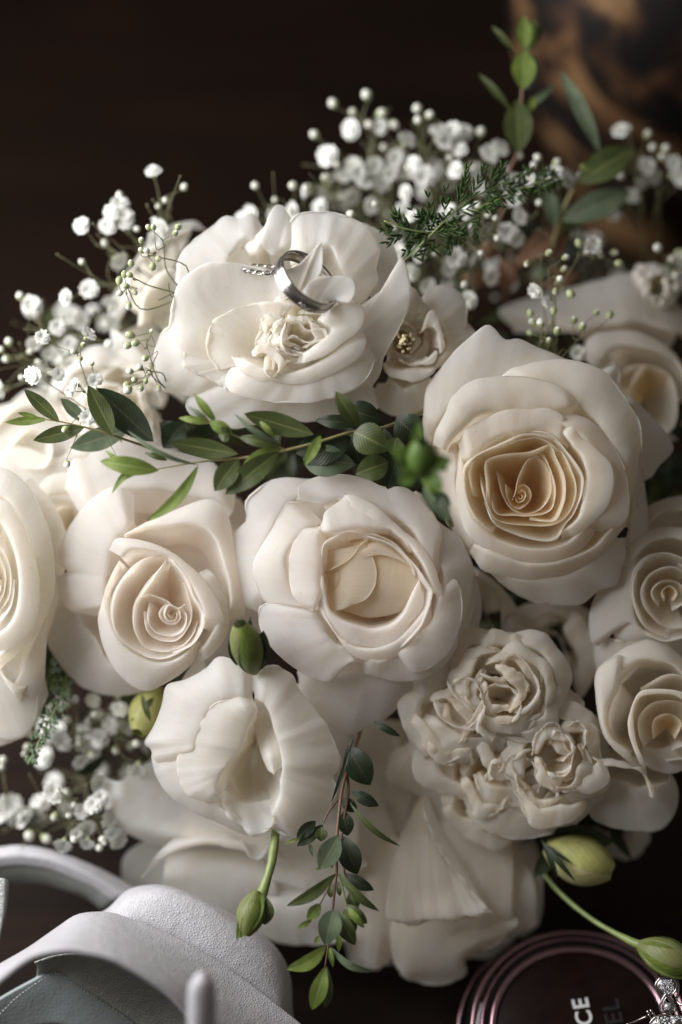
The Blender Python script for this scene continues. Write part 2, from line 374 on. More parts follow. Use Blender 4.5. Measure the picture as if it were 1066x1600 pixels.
f.cup([(440, 490), (540, 505), (615, 575), (665, 630), (688, 670), (682, 740), (645, 810), (605, 850), (565, 903), (480, 905), (390, 880), (330, 845), (290, 760)], .40)
f.cup([(250, 740), (242, 640), (275, 585), (400, 535), (500, 512), (560, 530), (610, 590)], .32, mat=M['heart'])
f.cup([(560, 522), (620, 600), (648, 690), (640, 760), (600, 830), (540, 855), (430, 850), (340, 830), (300, 760), (280, 660)], .28, mat=M['heart'])
f.cup([(310, 780), (303, 680), (303, 605), (380, 575), (470, 562), (530, 540), (552, 542), (575, 590), (602, 660), (608, 740), (590, 800), (560, 838), (470, 830)], .34, mat=M['heart'])
f.cup([(520, 560), (550, 630), (572, 720), (560, 790), (500, 815), (400, 815), (340, 800), (320, 720)], .12, mat=M['heart'])
f.cup([(340, 640), (360, 730), (395, 790), (450, 812), (510, 795), (550, 745), (553, 680), (525, 610), (470, 585)], -.02, mat=M['heart'])
f.cup([(510, 585), (455, 605), (427, 660), (414, 720), (400, 755)], .05, mat=M['heart'], curl=.04)
f.cup([(372, 690), (385, 755), (425, 788), (465, 765), (478, 735), (466, 704), (440, 692), (420, 706)], .0, mat=M['heart'], curl=.04)
f.cup([(412, 745), (425, 764), (448, 755), (455, 730), (440, 715), (424, 724)], .02, mat=M['heart'], curl=.03)
f.cup([(423, 740), (432, 750), (442, 742), (436, 730)], .0, mat=M['heart'], curl=.02)

# ---- open rose in the middle, with the round closed heart
f = Flower('rose', 'large open white rose with a round closed heart, in the middle of the bouquet', 'rose', (350, 650, 2.6), (600, 690), -3.3, M['blush'])
f.cup([(330, 1000), (440, 1050), (560, 1050), (700, 1055), (850, 1000), (930, 900)], -.7, [(290, 1050), (330, 1150), (400, 1240), (500, 1290), (560, 1265), (660, 1215), (750, 1140), (850, 1080), (950, 960)], (-1.6, -1.9, -1.4), ruf=.05)
f.cup([(960, 640), (960, 790), (920, 920), (840, 1030), (770, 1090)], -.7, [(1000, 600), (1035, 720), (1040, 820), (1010, 920), (960, 1010), (900, 1090), (820, 1170), (755, 1170)], -1.6, ruf=.07)
f.cup([(400, 320), (260, 370), (170, 500), (130, 640), (160, 760)], -.5, [(340, 245), (200, 262), (110, 320), (88, 360), (96, 420), (45, 480), (20, 560), (30, 640), (60, 730), (150, 820)], (-.9, -1.3, -1.0), ruf=.05)
f.cup([(790, 400), (850, 510), (885, 620), (895, 700), (890, 790)], 0, [(730, 298), (800, 320), (870, 430), (950, 490), (1000, 590), (1008, 660), (992, 760), (962, 860), (935, 885)], -.8, ruf=.07, hump=.2)
f.cup([(400, 360), (470, 330), (560, 340), (640, 380), (740, 440), (820, 540), (880, 640)], .15, [(265, 335), (330, 272), (440, 242), (560, 250), (650, 290), (740, 300), (800, 350), (870, 440), (905, 520)], -.2, hump=.18)
f.cup([(395, 420), (330, 450), (280, 540), (262, 650), (290, 760), (350, 800)], .1, [(290, 318), (230, 400), (180, 500), (135, 580), (125, 650), (150, 730), (210, 790)], -.4, hump=.18)
f.cup([(560, 960), (640, 985), (740, 940), (830, 870), (880, 790)], .1, [(555, 995), (570, 1042), (640, 1062), (740, 1072), (830, 1050), (910, 990), (960, 880)], -.5)
f.cup([(350, 790), (380, 850), (430, 910), (480, 955), (560, 990)], .2, [(205, 742), (148, 780), (165, 880), (220, 960), (320, 1040), (400, 1072), (445, 1065), (490, 1010), (506, 965)], (-.1, -.5, -.3, 0), hump=.2)
f.cup([(870, 700), (865, 790), (815, 870), (750, 925), (680, 960)], .2, [(898, 643), (950, 680), (968, 780), (940, 900), (880, 990), (800, 1035), (733, 1042)], -.15, hump=.18)
f.cup([(470, 350), (560, 390), (660, 450), (750, 515), (800, 580), (830, 650), (850, 720)], .4, [(450, 318), (540, 325), (620, 370), (700, 440), (790, 520), (850, 610), (887, 710), (880, 778)], .3, hump=.07)
f.cup([(380, 690), (420, 820), (480, 905), (560, 945), (650, 940), (730, 890), (790, 820), (830, 740)], .25, [(362, 770), (430, 860), (500, 962), (570, 992), (650, 992), (720, 965), (790, 915), (835, 850), (850, 750)], 0)
f.cup([(385, 465), (450, 452), (520, 445), (600, 450), (700, 468), (770, 545)], .38, [(392, 440), (420, 390), (480, 350), (560, 372), (650, 420), (760, 505)], .3, hump=.08)
f.cup([(405, 458), (392, 540), (385, 640), (385, 710), (366, 790)], .38, [(365, 442), (312, 468), (275, 560), (270, 650), (298, 740), (350, 797)], .12, hump=.15)
f.cup([(560, 482), (680, 520), (760, 590), (808, 650), (833, 690), (845, 715), (832, 770), (800, 850), (745, 905), (712, 938)], .42)
f.cup([(392, 600), (410, 720), (430, 790), (500, 842), (590, 872), (670, 852), (725, 805), (760, 735), (800, 655)], .3, [(368, 640), (385, 770), (432, 850), (500, 910), (600, 935), (712, 938), (735, 860), (795, 790), (826, 700)], .12, hump=.06, deep=True)
f.cup([(396, 680), (395, 590), (403, 530), (440, 498), (520, 478), (620, 482), (705, 520), (765, 590), (790, 650)], .3)
f.cup([(400, 640), (440, 615), (520, 570), (560, 520), (600, 498), (660, 510), (720, 550), (770, 610), (780, 680)], .16, mat=M['heart'])
H = M['blush']
f.sheet([[(540, 480), (640, 480), (770, 560)], [(470, 590), (620, 570), (795, 620)], [(450, 690), (610, 690), (785, 710)], [(452, 765), (590, 800), (745, 775)], [(462, 780), (590, 818), (720, 795)], [(490, 760), (590, 780), (690, 770)]], [-.4, -.05, .0, -.35, -.75, -2.2], mat=M['heart'], curl=0, v0=.35, name='closed_heart')
f.sheet([[(385, 540), (385, 660), (400, 800)], [(430, 545), (435, 670), (430, 795)], [(500, 535), (520, 660), (480, 785)], [(570, 520), (598, 570), (615, 630), (608, 690), (575, 742), (525, 770)]], [-1.0, -.12, .14, .10], mat=M['heart'], v0=.55, curl=.03)
f.sheet([[(500, 500), (640, 470), (760, 560)], [(545, 540), (640, 520), (765, 610)], [(560, 575), (640, 562), (740, 600), (790, 660)]], [-.5, .08, .12], mat=M['heart'], v0=.55, curl=.03)

# ---- blush rose, left of centre
f = Flower('rose', 'blush white rose with a small pink tinged heart, left of the middle rose', 'rose', (0, 580, 2.665), (715, 1010), -3.2, M['blush'], dz=-.35)
f.cup([(340, 600), (430, 530), (560, 480), (700, 480), (860, 520), (960, 600)], -.9, [(260, 455), (310, 380), (365, 370), (400, 322), (470, 292), (540, 285), (640, 320), (760, 345), (880, 380), (980, 500)], (-1.4, -1.8, -1.6), ruf=.08)
f.sheet([[(560, 520), (800, 490), (1000, 530)], [(600, 700), (900, 700), (1110, 720)], [(700, 1000), (950, 1000), (1100, 1020)], [(760, 1200), (950, 1230), (1090, 1240)]], [-2.2, -1.8, -1.8, -2.3], ruf=.05)
f.cup([(300, 900), (330, 1040), (400, 1130), (480, 1220), (600, 1270)], -1.2, [(160, 960), (165, 1060), (240, 1200), (300, 1270), (370, 1320), (470, 1342), (570, 1337), (650, 1310)], -2.2, nu=44)
f.cup([(560, 620), (490, 690), (450, 760), (440, 850), (430, 930), (430, 1010)], -.3, [(560, 470), (450, 500), (380, 550), (300, 640), (262, 720), (252, 800), (287, 835), (248, 860), (250, 925), (280, 985), (370, 1030)], -1.0, nu=56, hump=.2)
f.cup([(520, 690), (640, 660), (800, 650), (890, 700), (940, 800), (955, 920), (945, 1040)], -.1, [(530, 665), (700, 590), (880, 535), (955, 620), (980, 760), (1010, 900), (1050, 1010)], -.7, hump=.15)
f.cup([(500, 790), (465, 870), (445, 960), (475, 1080), (560, 1170), (650, 1210), (740, 1190), (830, 1120)], .15, [(490, 830), (440, 950), (412, 1015), (418, 1085), (450, 1180), (510, 1270), (600, 1327), (700, 1290), (790, 1230), (850, 1150)], -.35, hump=.15)
f.cup([(830, 840), (880, 930), (905, 1010), (905, 1060), (870, 1120), (820, 1170)], .1, [(870, 820), (925, 920), (950, 1010), (945, 1080), (900, 1160), (830, 1220)], -.2)
f.cup([(500, 770), (560, 745), (690, 765), (760, 830), (815, 920), (850, 1000), (850, 1070)], .28, [(443, 735), (480, 702), (550, 696), (640, 712), (730, 758), (830, 840), (892, 930), (930, 1040), (925, 1100)], .12, hump=.1)
f.cup([(680, 765), (590, 790), (520, 850), (475, 930), (465, 1020), (490, 1100), (560, 1160), (650, 1200), (720, 1188), (800, 1140), (850, 1060)], .22)
f.cup([(700, 770), (770, 850), (812, 940), (846, 1010), (835, 1080), (795, 1140), (720, 1180)], .3)
f.cup([(720, 780), (650, 840), (600, 900), (555, 980), (555, 1070), (600, 1140), (680, 1165), (750, 1150), (800, 1100), (825, 1040)], .14)
f.cup([(690, 790), (640, 860), (585, 945), (620, 930), (680, 945), (735, 985), (772, 972)], .27, hump=.0)
f.cup([(760, 860), (785, 930), (800, 1000), (790, 1060), (740, 1120), (670, 1120), (615, 1080), (600, 1000)], .1)
f.cup([(620, 960), (618, 1040), (650, 1088), (710, 1104), (760, 1080), (778, 1030), (766, 985)], .06)
f.cup([(690, 965), (662, 1005), (680, 1045), (720, 1056), (752, 1030), (745, 985)], .08, curl=.04)
f.cup([(735, 985), (700, 975), (684, 1010), (700, 1038), (730, 1034), (738, 1005)], .09, curl=.03)
f.cup([(706, 995), (700, 1015), (715, 1026), (726, 1010)], .05, curl=.02)

# ---- ruffled white lisianthus at the top that holds the rings
f = Flower('lisianthus', 'ruffled white lisianthus at the top of the bouquet, holding the rings', 'flower', (230, 310, 2.09), (480, 480), -3.0, M['white'], dz=.1)
f.cup([(650, 120), (690, 200), (720, 300)], -1.2, [(680, 70), (760, 108), (800, 150), (815, 210), (790, 270), (745, 340)], -1.9, ruf=.06)
f.cup([(280, 300), (240, 230), (270, 170), (320, 140), (380, 140)], -.9, [(105, 320), (112, 205), (150, 140), (210, 95), (256, 58), (300, 74), (345, 52), (385, 85)], -1.5, ruf=.12)
f.cup([(330, 180), (390, 165), (470, 170)], -.8, [(300, 160), (372, 110), (397, 58), (420, 26), (448, 33), (472, 80), (490, 140)], -1.0, ruf=.08)
f.cup([(470, 220), (520, 180), (580, 165), (640, 220), (670, 300), (690, 350)], -.45, [(445, 120), (480, 62), (540, 46), (620, 50), (700, 83), (742, 140), (749, 175), (738, 230), (750, 268), (735, 320)], -1.1, ruf=.1, nu=56)
f.cup([(690, 350), (690, 420), (650, 490), (600, 550), (560, 590)], -.3, [(735, 330), (790, 270), (822, 206), (840, 225), (852, 290), (845, 360), (820, 430), (775, 510), (735, 610), (690, 640)], (-.8, -.4, -.9), ruf=.1, nu=48)
f.cup([(200, 400), (130, 480), (130, 540), (200, 580), (280, 600)], -.6, [(95, 400), (50, 440), (30, 500), (28, 570), (60, 625), (130, 632), (240, 650)], -1.3, ruf=.12)
f.cup([(250, 590), (340, 630), (450, 640), (560, 630), (660, 590), (720, 550)], -.6, [(150, 600), (140, 700), (280, 745), (400, 725), (550, 725), (650, 695), (700, 680), (757, 690), (750, 640)], -1.4, ruf=.12, nu=52)
f.sheet([[(330, 545), (350, 510), (380, 490), (410, 480), (430, 480), (450, 490)], [(215, 530), (230, 460), (290, 405), (350, 390), (410, 400), (450, 420)], [(120, 500), (140, 390), (210, 315), (310, 295), (400, 315), (450, 360)], [(72, 450), (80, 350), (125, 270), (190, 224), (300, 219), (400, 240), (450, 300)]], [-1.1, -.62, -.42, (-.6, -.15, .0)], ruf=.13, nu=60, wob=.08, rf=6)
f.sheet([[(420, 500), (440, 490), (460, 480)], [(310, 540), (300, 470), (350, 425), (430, 410)], [(235, 560), (200, 500), (205, 430), (250, 385), (340, 352), (440, 345)]], [-.9, -.35, (-.5, -.12, -.05)], ruf=.12, nu=56, wob=.07, rf=6)
f.sheet([[(420, 520), (400, 540), (400, 560)], [(260, 500), (250, 540), (280, 580)], [(165, 440), (128, 490), (130, 545), (180, 580), (260, 620)]], [-1.0, -.65, (-.6, -.5, -.6)], ruf=.14, nu=56, wob=.06, rf=6)
f.cup([(340, 540), (430, 585), (520, 565), (620, 510), (690, 450)], .0, [(260, 540), (270, 610), (330, 640), (420, 665), (520, 665), (620, 640), (700, 600), (740, 540), (748, 480)], (-.3, -.2, -.6), ruf=.14, nu=56)
f.cup([(300, 520), (400, 570), (500, 565), (600, 520), (680, 460)], .12, [(260, 520), (300, 560), (400, 605), (520, 605), (620, 560), (700, 500), (720, 420)], .0, ruf=.12, nu=56)
f.cup([(560, 390), (600, 420), (590, 450), (540, 490), (495, 515)], .25, [(590, 360), (640, 345), (690, 350), (706, 380), (690, 430), (640, 470), (560, 520), (480, 550)], .3, ruf=.05)
f.cup([(500, 330), (560, 330), (620, 330)], .3, [(510, 290), (560, 262), (650, 260), (677, 290), (662, 335), (640, 350)], .95, hump=.15, ruf=.04)
f.cup([(450, 320), (500, 300), (540, 290)], .2, [(430, 250), (500, 215), (552, 160), (568, 150), (570, 210), (560, 270)], .95, ruf=.04, hump=.1)
for cr, d in [([(370, 400), (400, 380), (450, 400), (435, 440), (440, 490), (480, 512), (520, 505)], .3),
              ([(400, 430), (430, 400), (490, 395), (520, 430), (575, 425), (600, 460)], .3),
              ([(440, 470), (480, 450), (520, 470), (560, 465), (600, 455), (610, 470)], .2)]:
    f.cup(cr, d, ruf=.05, nu=34)
ruffles(f, 515, 445, 125, 10, .14, 3, w=84, fall=.4, ruf=.13, squash=.75)
f.cup([(470, 530), (430, 560), (410, 585), (385, 560), (388, 520), (405, 515), (412, 540), (405, 575)], .3, base=(430, 520), nu=40, curl=.05)
f.cup([(340, 500), (365, 480), (410, 490), (445, 525), (455, 545)], .35, [(345, 520), (370, 500), (400, 512), (430, 545), (425, 580)], .33, base=(440, 510), hump=.03)

# ---- small open flower with a pale stamen cluster, tucked behind
f = Flower('spray_rose', 'small open cream flower with pale yellow stamens, beside the ring flower', 'flower', (230, 310, 2.09), (850, 470), -2.4, M['creamd'], dz=-.7)
f.cup([(900, 380), (950, 400), (980, 450)], -.5, [(880, 340), (930, 300), (1000, 300), (1040, 350), (1040, 420), (1020, 470)], -1, ruf=.1)
f.cup([(980, 440), (980, 500), (930, 560)], -.6, [(1030, 400), (1065, 440), (1050, 500), (990, 530)], -1.2, ruf=.08)
f.cup([(820, 400), (850, 370), (890, 380)], -.2, [(800, 330), (850, 290), (890, 320), (920, 370)], -.3, ruf=.05)
f.cup([(890, 440), (920, 420), (950, 440), (950, 490)], 0, [(900, 400), (935, 368), (962, 420), (968, 480), (950, 520)], 0, ruf=.06)
f.cup([(780, 600), (850, 620), (930, 590)], -.5, [(740, 600), (740, 660), (800, 700), (900, 700), (970, 620), (960, 560)], -1.3, ruf=.08)
ruffles(f, 845, 470, 75, 6, -.2, 5, w=56, fall=.4, ruf=.05)
f.cup([(820, 520), (860, 540), (920, 520)], .0, [(820, 535), (870, 545), (930, 540), (950, 490)], .1, ruf=.04)
f.cup([(770, 540), (830, 560), (900, 555), (940, 550)], -.1, [(780, 570), (830, 590), (900, 590), (948, 550)], .0, ruf=.06)
f.cup([(780, 540), (790, 480), (800, 440), (840, 400), (880, 430)], .0, ruf=.05)
b = MB()
for i in range(46):
    a = RS.uniform(0, 6.28); r = abs(RS.normal(0, 17)); x, y = f.px(838 + r * math.cos(a) * 1.1, 465 + r * math.sin(a) * 1.3)
    p0 = P(*f.px(848, 480), -2.6); p1 = P(x, y, -.35 - r * .012 + RS.uniform(-.1, .1))
    v, fc = tube([p0, (p0 + p1) / 2, p1], [.012, .02, .055], 5, 5); b.add(v, fc)
b.build('stamens', M['anther'], f.root)

# ---- white lisianthus low in the middle
f = Flower('lisianthus', 'crumpled white lisianthus with a golden stamen in its cup, below the blush rose', 'flower', (150, 1010, 2.538), (630, 380), -3.0, M['white'], dz=.1)
f.cup([(500, 130), (440, 150), (420, 200)], -1.0, [(520, 90), (445, 90), (415, 28), (385, 70), (350, 130), (330, 180)], -1.4)
f.cup([(680, 200), (780, 300), (860, 420), (880, 540)], -1.0, [(800, 130), (900, 200), (1000, 330), (1030, 420), (990, 500), (940, 560)], -2.0)
f.cup([(360, 380), (340, 450), (360, 540), (430, 610), (520, 650), (600, 690)], -.4, [(215, 380), (232, 480), (280, 572), (380, 645), (500, 705), (600, 748), (690, 752)], -1.1, ruf=.05)
f.cup([(620, 190), (520, 205), (450, 250), (415, 320), (390, 380), (370, 440)], .1, [(640, 110), (500, 50), (440, 90), (370, 130), (290, 155), (270, 220), (245, 300), (198, 380), (225, 412), (232, 500)], (-.3, -.7, -1), hump=.25, nu=54, ruf=.04)
f.cup([(630, 190), (690, 250), (718, 340), (745, 450), (742, 530), (735, 600), (705, 690)], .15, [(600, 95), (700, 73), (760, 110), (820, 200), (885, 280), (935, 370), (962, 450), (935, 520), (950, 565), (920, 640), (880, 680), (830, 740), (760, 754), (695, 745)], (-.2, -.5, -.9, -.9, -.6), hump=.3, ruf=.1, rf=11, nu=70)
f.cup([(500, 560), (580, 620), (660, 620), (730, 560)], -.7, [(480, 620), (560, 700), (640, 742), (705, 700), (730, 620), (745, 540)], -.2, ruf=.12, rf=9, hump=-.1)
f.cup([(520, 470), (560, 560), (640, 590), (710, 540), (740, 470)], -1.3, [(490, 560), (540, 640), (610, 640), (690, 600), (742, 510)], -.8, ruf=.05, hump=-.05)
f.cup([(640, 240), (605, 300), (588, 350), (560, 420), (510, 480), (480, 540), (490, 600)], .2, [(618, 203), (560, 206), (480, 224), (428, 290), (402, 365), (348, 408), (330, 470), (345, 560), (400, 600), (480, 640)], (.2, .1, -.25, -.3), hump=.3, ruf=.1, rf=9, nu=56)
f.sheet([[(622, 270), (640, 370), (655, 430), (680, 490), (700, 506)], [(650, 250), (672, 360), (690, 430), (700, 480), (704, 507)], [(670, 244), (705, 300), (730, 380), (746, 450), (708, 508)]], [(-1.2, -.2, .1), (-1, .1, .25), (-1.1, -.2, .1)], curl=.03, v0=.4)
b = MB()
for i in range(9):
    a = i * .7; p0 = P(*f.px(625, 390), -2.8); p1 = P(*f.px(603 + 14 * math.cos(a), 335 + 26 * math.sin(a)), -1.5 + .2 * math.sin(3 * a))
    v, fc = tube([p0, (p0 + p1) / 2, p1], [.03, .04, .12], 6, 6); b.add(v, fc)
b.build('stamens', M['stamen'], f.root)
v, fc = tube([P(431, 1285, -1.9), P(430, 1310, -.7), P(424, 1350, -.2), P(412, 1392, .1), P(404, 1420, .2)], [.13, .14, .15, .13, .1], 12, 30)

# ---- the rest of the bouquet, further out and softer
PXF = (0, 0, 1.0)
def fl(name, label, cat, c, db, mat, dz=0): return Flower(name, label, cat, PXF, c, db, M[mat], None, dz)

f = fl('rose', 'soft blurred white rose cut off by the left edge beside the blush rose', 'rose', (-20, 905), -3.6, 'white', .4)
f.cup([(30, 760), (70, 850), (70, 960), (30, 1060)], -1.2, [(50, 745), (100, 830), (92, 930), (65, 1030), (70, 1090), (30, 1150), (-60, 1170)], -2.2, ruf=.1)
f.cup([(-60, 790), (0, 770), (40, 820), (55, 900), (40, 980), (-10, 1040)], -.4, [(-60, 740), (10, 735), (62, 790), (82, 880), (78, 950), (50, 1000), (0, 1050)], -1.0, ruf=.08)
f.cup([(-60, 960), (0, 1050), (30, 1090)], -1.2, [(-80, 1100), (0, 1150), (50, 1130), (62, 1040)], -1.9, ruf=.06)
f.sheet([[(-60, 1000), (0, 1010), (50, 980)], [(-60, 1070), (0, 1080), (66, 1040)], [(-60, 1150), (0, 1160), (50, 1130), (74, 1080)]], [-2.4, -1.5, -2.2], ruf=.05, v0=.4)
f.cup([(-60, 830), (-10, 810), (20, 850), (32, 910), (20, 970), (-20, 1000)], 0, [(-50, 790), (10, 785), (45, 850), (60, 910), (50, 980), (0, 1030)], -.3)
for k, r in enumerate((58, 47, 37, 28, 19, 10)):
    f.cup([(-20 + r * math.cos(t) * .8, 905 + r * math.sin(t) * 1.3) for t in np.linspace(k * 2.1, k * 2.1 + 5.2, 9)], .05 - k * .05)

f = fl('rose', 'small blurred white flower peeking out between the left edge rose and the blush rose', 'flower', (110, 850), -4.2, 'creamd', -.3)
f.cup([(60, 800), (80, 775), (120, 770), (150, 800)], -1.9, [(52, 780), (70, 750), (110, 740), (150, 760), (170, 810)], -2.0)
f.cup([(70, 850), (75, 810), (110, 790), (140, 830)], -1.8, [(56, 830), (62, 790), (100, 775), (150, 800)], -1.5)

f = fl('rose', 'blurred white rose at the left edge under the small leaf sprig', 'rose', (40, 690), -4.6, 'white', -1.4)
f.cup([(-20, 690), (20, 640), (80, 640), (120, 690)], -1.6, [(-10, 700), (0, 650), (40, 612), (90, 622), (140, 660), (150, 720)], -2.4, ruf=.08)
f.cup([(-30, 730), (30, 700), (90, 720)], -1.4, [(-30, 780), (20, 770), (90, 760), (130, 730), (120, 690)], -1.6, ruf=.06)
f.sheet([[(-30, 640), (60, 625), (140, 665)], [(-30, 700), (60, 690), (150, 705)], [(-30, 770), (60, 765), (140, 745)]], [-2.3, -1.75, -2.2], ruf=.05, v0=.4)
f.cup([(10, 700), (40, 670), (80, 690), (70, 730), (30, 730)], -1.2)

f = fl('rose', 'blurred white flower behind the left side of the ring flower', 'flower', (235, 500), -5.2, 'white', -1.1)
f.cup([(200, 480), (210, 420), (250, 380), (300, 360)], -1.8, [(172, 530), (180, 460), (215, 400), (250, 360), (300, 345), (330, 360)], -2.6, ruf=.06)
f.cup([(190, 520), (230, 560), (280, 560)], -1.7, [(172, 500), (185, 570), (240, 600), (300, 590)], -2.2, ruf=.06)
f.cup([(215, 510), (225, 450), (270, 420), (300, 470), (280, 540)], -1.4)

f = fl('carnation', 'blurred ruffled white flower behind the dark leaves at the left', 'flower', (170, 650), -4.8, 'white', -1.0)
f.cup([(90, 620), (120, 580), (190, 575), (250, 600)], -1.8, [(70, 640), (90, 575), (140, 545), (220, 550), (280, 590), (300, 640)], -2.2, ruf=.22, rf=9)
f.cup([(120, 690), (180, 700), (250, 680)], -1.8, [(90, 700), (150, 745), (230, 740), (290, 700)], -2.2, ruf=.16, rf=9)
f.cup([(140, 670), (130, 620), (180, 600), (230, 630), (240, 680)], -1.5, ruf=.1)
ruffles(f, 185, 650, 75, 14, -1.3, 31, w=34, fall=.7, ruf=.12)

f = fl('rose', 'pale blurred rose behind the golden rose at the upper right', 'rose', (1010, 620), -4.6, 'creamd', -1.6)
f.cup([(900, 520), (980, 500), (1060, 520)], -2.2, [(770, 520), (790, 480), (880, 455), (940, 440), (980, 428), (1010, 440), (1080, 500), (1100, 560)], -3.4, ruf=.06, nu=44)
f.cup([(930, 580), (960, 545), (1010, 540), (1060, 570), (1080, 630)], -1.6, [(900, 540), (940, 520), (1000, 520), (1060, 560), (1080, 640), (1060, 680)], -2.0)
f.cup([(960, 600), (990, 570), (1040, 580), (1060, 620), (1050, 670), (1010, 680)], -1.7)
f.cup([(985, 640), (985, 600), (1010, 572), (1050, 590)], -1.7, mat=M['heart'])
f.cup([(960, 560), (970, 620), (1000, 670), (1050, 680)], -1.6, [(930, 560), (965, 640), (1010, 690), (1066, 690)], -2.0)
f = fl('carnation', 'small blurred ruffled white flower against the dark at the upper right', 'flower', (1030, 450), -5.2, 'white', -2.6)
f.cup([(1000, 450), (1030, 430), (1060, 450)], -1.6, [(985, 460), (1000, 425), (1040, 415), (1080, 430), (1100, 480)], -2.0, ruf=.2, rf=8)
ruffles(f, 1030, 450, 36, 8, -1.2, 32, w=22, fall=.5, ruf=.12)

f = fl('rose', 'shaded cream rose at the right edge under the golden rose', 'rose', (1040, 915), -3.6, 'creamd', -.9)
f.cup([(1000, 830), (1040, 800), (1100, 800)], -.8, [(1005, 800), (1030, 785), (1066, 777), (1120, 790)], -1.4)
f.cup([(985, 900), (1000, 860), (1040, 840), (1090, 850)], -.2, [(960, 885), (985, 850), (1030, 825), (1100, 830)], -.5)
f.cup([(1000, 890), (990, 940), (1000, 980), (1040, 1000)], -.1, [(1010, 840), (960, 890), (925, 950), (925, 1000), (940, 1005), (955, 960), (965, 1000), (1000, 1010), (1060, 1010)], -.6, hump=.1)
f.cup([(1045, 1000), (1005, 975), (985, 925), (1000, 880), (1040, 865), (1090, 880)], .1)
f.cup([(1075, 985), (1040, 982), (1012, 955), (1002, 925), (1015, 897), (1050, 885), (1080, 900)], .05)
f.cup([(1028, 950), (1018, 925), (1035, 908), (1060, 910), (1075, 935), (1050, 955)], 0)
f.cup([(1005, 990), (1050, 1000), (1100, 970), (1100, 910), (1060, 880)], .05)
f.cup([(1038, 940), (1034, 925), (1046, 916), (1058, 926), (1050, 940)], -.02, mat=M['heart'])
f.cup([(965, 1000), (1010, 1000), (1066, 970)], -.4, [(925, 960), (940, 1060), (1010, 1050), (1066, 1030), (1100, 1000)], -1.0, ruf=.04)

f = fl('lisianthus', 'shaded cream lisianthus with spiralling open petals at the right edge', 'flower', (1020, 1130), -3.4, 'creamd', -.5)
f.cup([(960, 1060), (1000, 1030), (1050, 1040), (1090, 1080)], -.2, [(925, 1080), (940, 1040), (990, 1006), (1030, 1003), (1070, 1030), (1110, 1080)], -.8, ruf=.07, hump=.2)
f.cup([(965, 1060), (945, 1110), (955, 1150), (985, 1180)], .1, [(985, 1015), (935, 1045), (930, 1090), (945, 1150), (975, 1185), (1015, 1200)], -.3, hump=.25, ruf=.04)
f.cup([(1000, 1190), (985, 1150), (985, 1110), (1000, 1080), (1040, 1075), (1080, 1090)], .25, [(1010, 1200), (995, 1160), (988, 1115), (1005, 1088), (1045, 1085), (1085, 1100)], .3, hump=.1, ruf=.04)
f.cup([(1000, 1170), (1040, 1170), (1080, 1140)], -.6, [(1010, 1200), (1060, 1205), (1110, 1170)], -.6)
f.cup([(1000, 1075), (1050, 1055), (1100, 1080), (1120, 1130), (1090, 1180), (1040, 1190)], -.1)
f.cup([(1005, 1170), (1000, 1120), (1030, 1095), (1075, 1105), (1085, 1150), (1050, 1175)], .05, base=(1040, 1135))
f.cup([(1020, 1155), (1022, 1125), (1045, 1115), (1065, 1130), (1055, 1155)], -.02, base=(1042, 1138), mat=M['heart'])
f.cup([(930, 1200), (990, 1230), (1050, 1220)], -.8, [(910, 1230), (930, 1280), (1010, 1297), (1045, 1280), (1058, 1240), (1040, 1195)], -1.4, ruf=.08)
f.cup([(920, 1190), (970, 1200), (1010, 1200)], -.2, [(890, 1170), (900, 1185), (960, 1188), (1005, 1210), (1020, 1240), (1015, 1260)], -.4, ruf=.05)

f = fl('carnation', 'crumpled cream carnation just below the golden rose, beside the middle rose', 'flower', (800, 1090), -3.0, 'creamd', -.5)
f.cup([(700, 1030), (730, 990), (740, 960)], -.7, [(745, 930), (745, 975), (785, 1010), (800, 1045), (760, 1050), (730, 1035)], -.5, ruf=.06, hump=.2)
f.cup([(790, 1020), (830, 1010), (860, 1040), (870, 1090), (850, 1120)], -.2, [(780, 1005), (800, 992), (838, 988), (862, 1000), (890, 1050), (885, 1090), (860, 1125), (830, 1145)], -.6, ruf=.1, rf=8, nu=48)
f.cup([(790, 1030), (820, 1030), (850, 1060), (850, 1110), (820, 1120)], .0, [(770, 1030), (800, 1005), (840, 1020), (865, 1060), (862, 1100), (840, 1120), (810, 1140)], -.1, ruf=.1, rf=8)
for cr, d in [([(780, 1040), (800, 1020), (830, 1045), (840, 1080), (820, 1110), (800, 1110)], .2), ([(745, 1050), (780, 1060), (810, 1050), (830, 1080)], .2), ([(750, 1090), (770, 1070), (800, 1075), (815, 1100), (800, 1130), (770, 1130)], .2),
              ([(700, 1070), (730, 1060), (760, 1080), (750, 1120), (730, 1140)], .1), ([(740, 1060), (755, 1100), (750, 1140), (770, 1160)], .2)]:
    f.cup(cr, d, ruf=.1, nu=34)
ruffles(f, 790, 1075, 84, 13, .22, 11, w=50, fall=.5, ruf=.17, mat=M['frill'])
ruffles(f, 705, 1125, 60, 6, -.25, 12, w=54, fall=.4, ruf=.17, mat=M['frill'])
f.cup([(690, 1100), (700, 1130), (740, 1140)], -.1, [(675, 1090), (690, 1125), (740, 1140), (748, 1105), (760, 1080)], .1, ruf=.06)
f.cup([(680, 1120), (720, 1150), (780, 1150), (820, 1130)], -.4, [(655, 1110), (660, 1160), (700, 1185), (770, 1175), (830, 1150)], -.9, ruf=.12, rf=9)

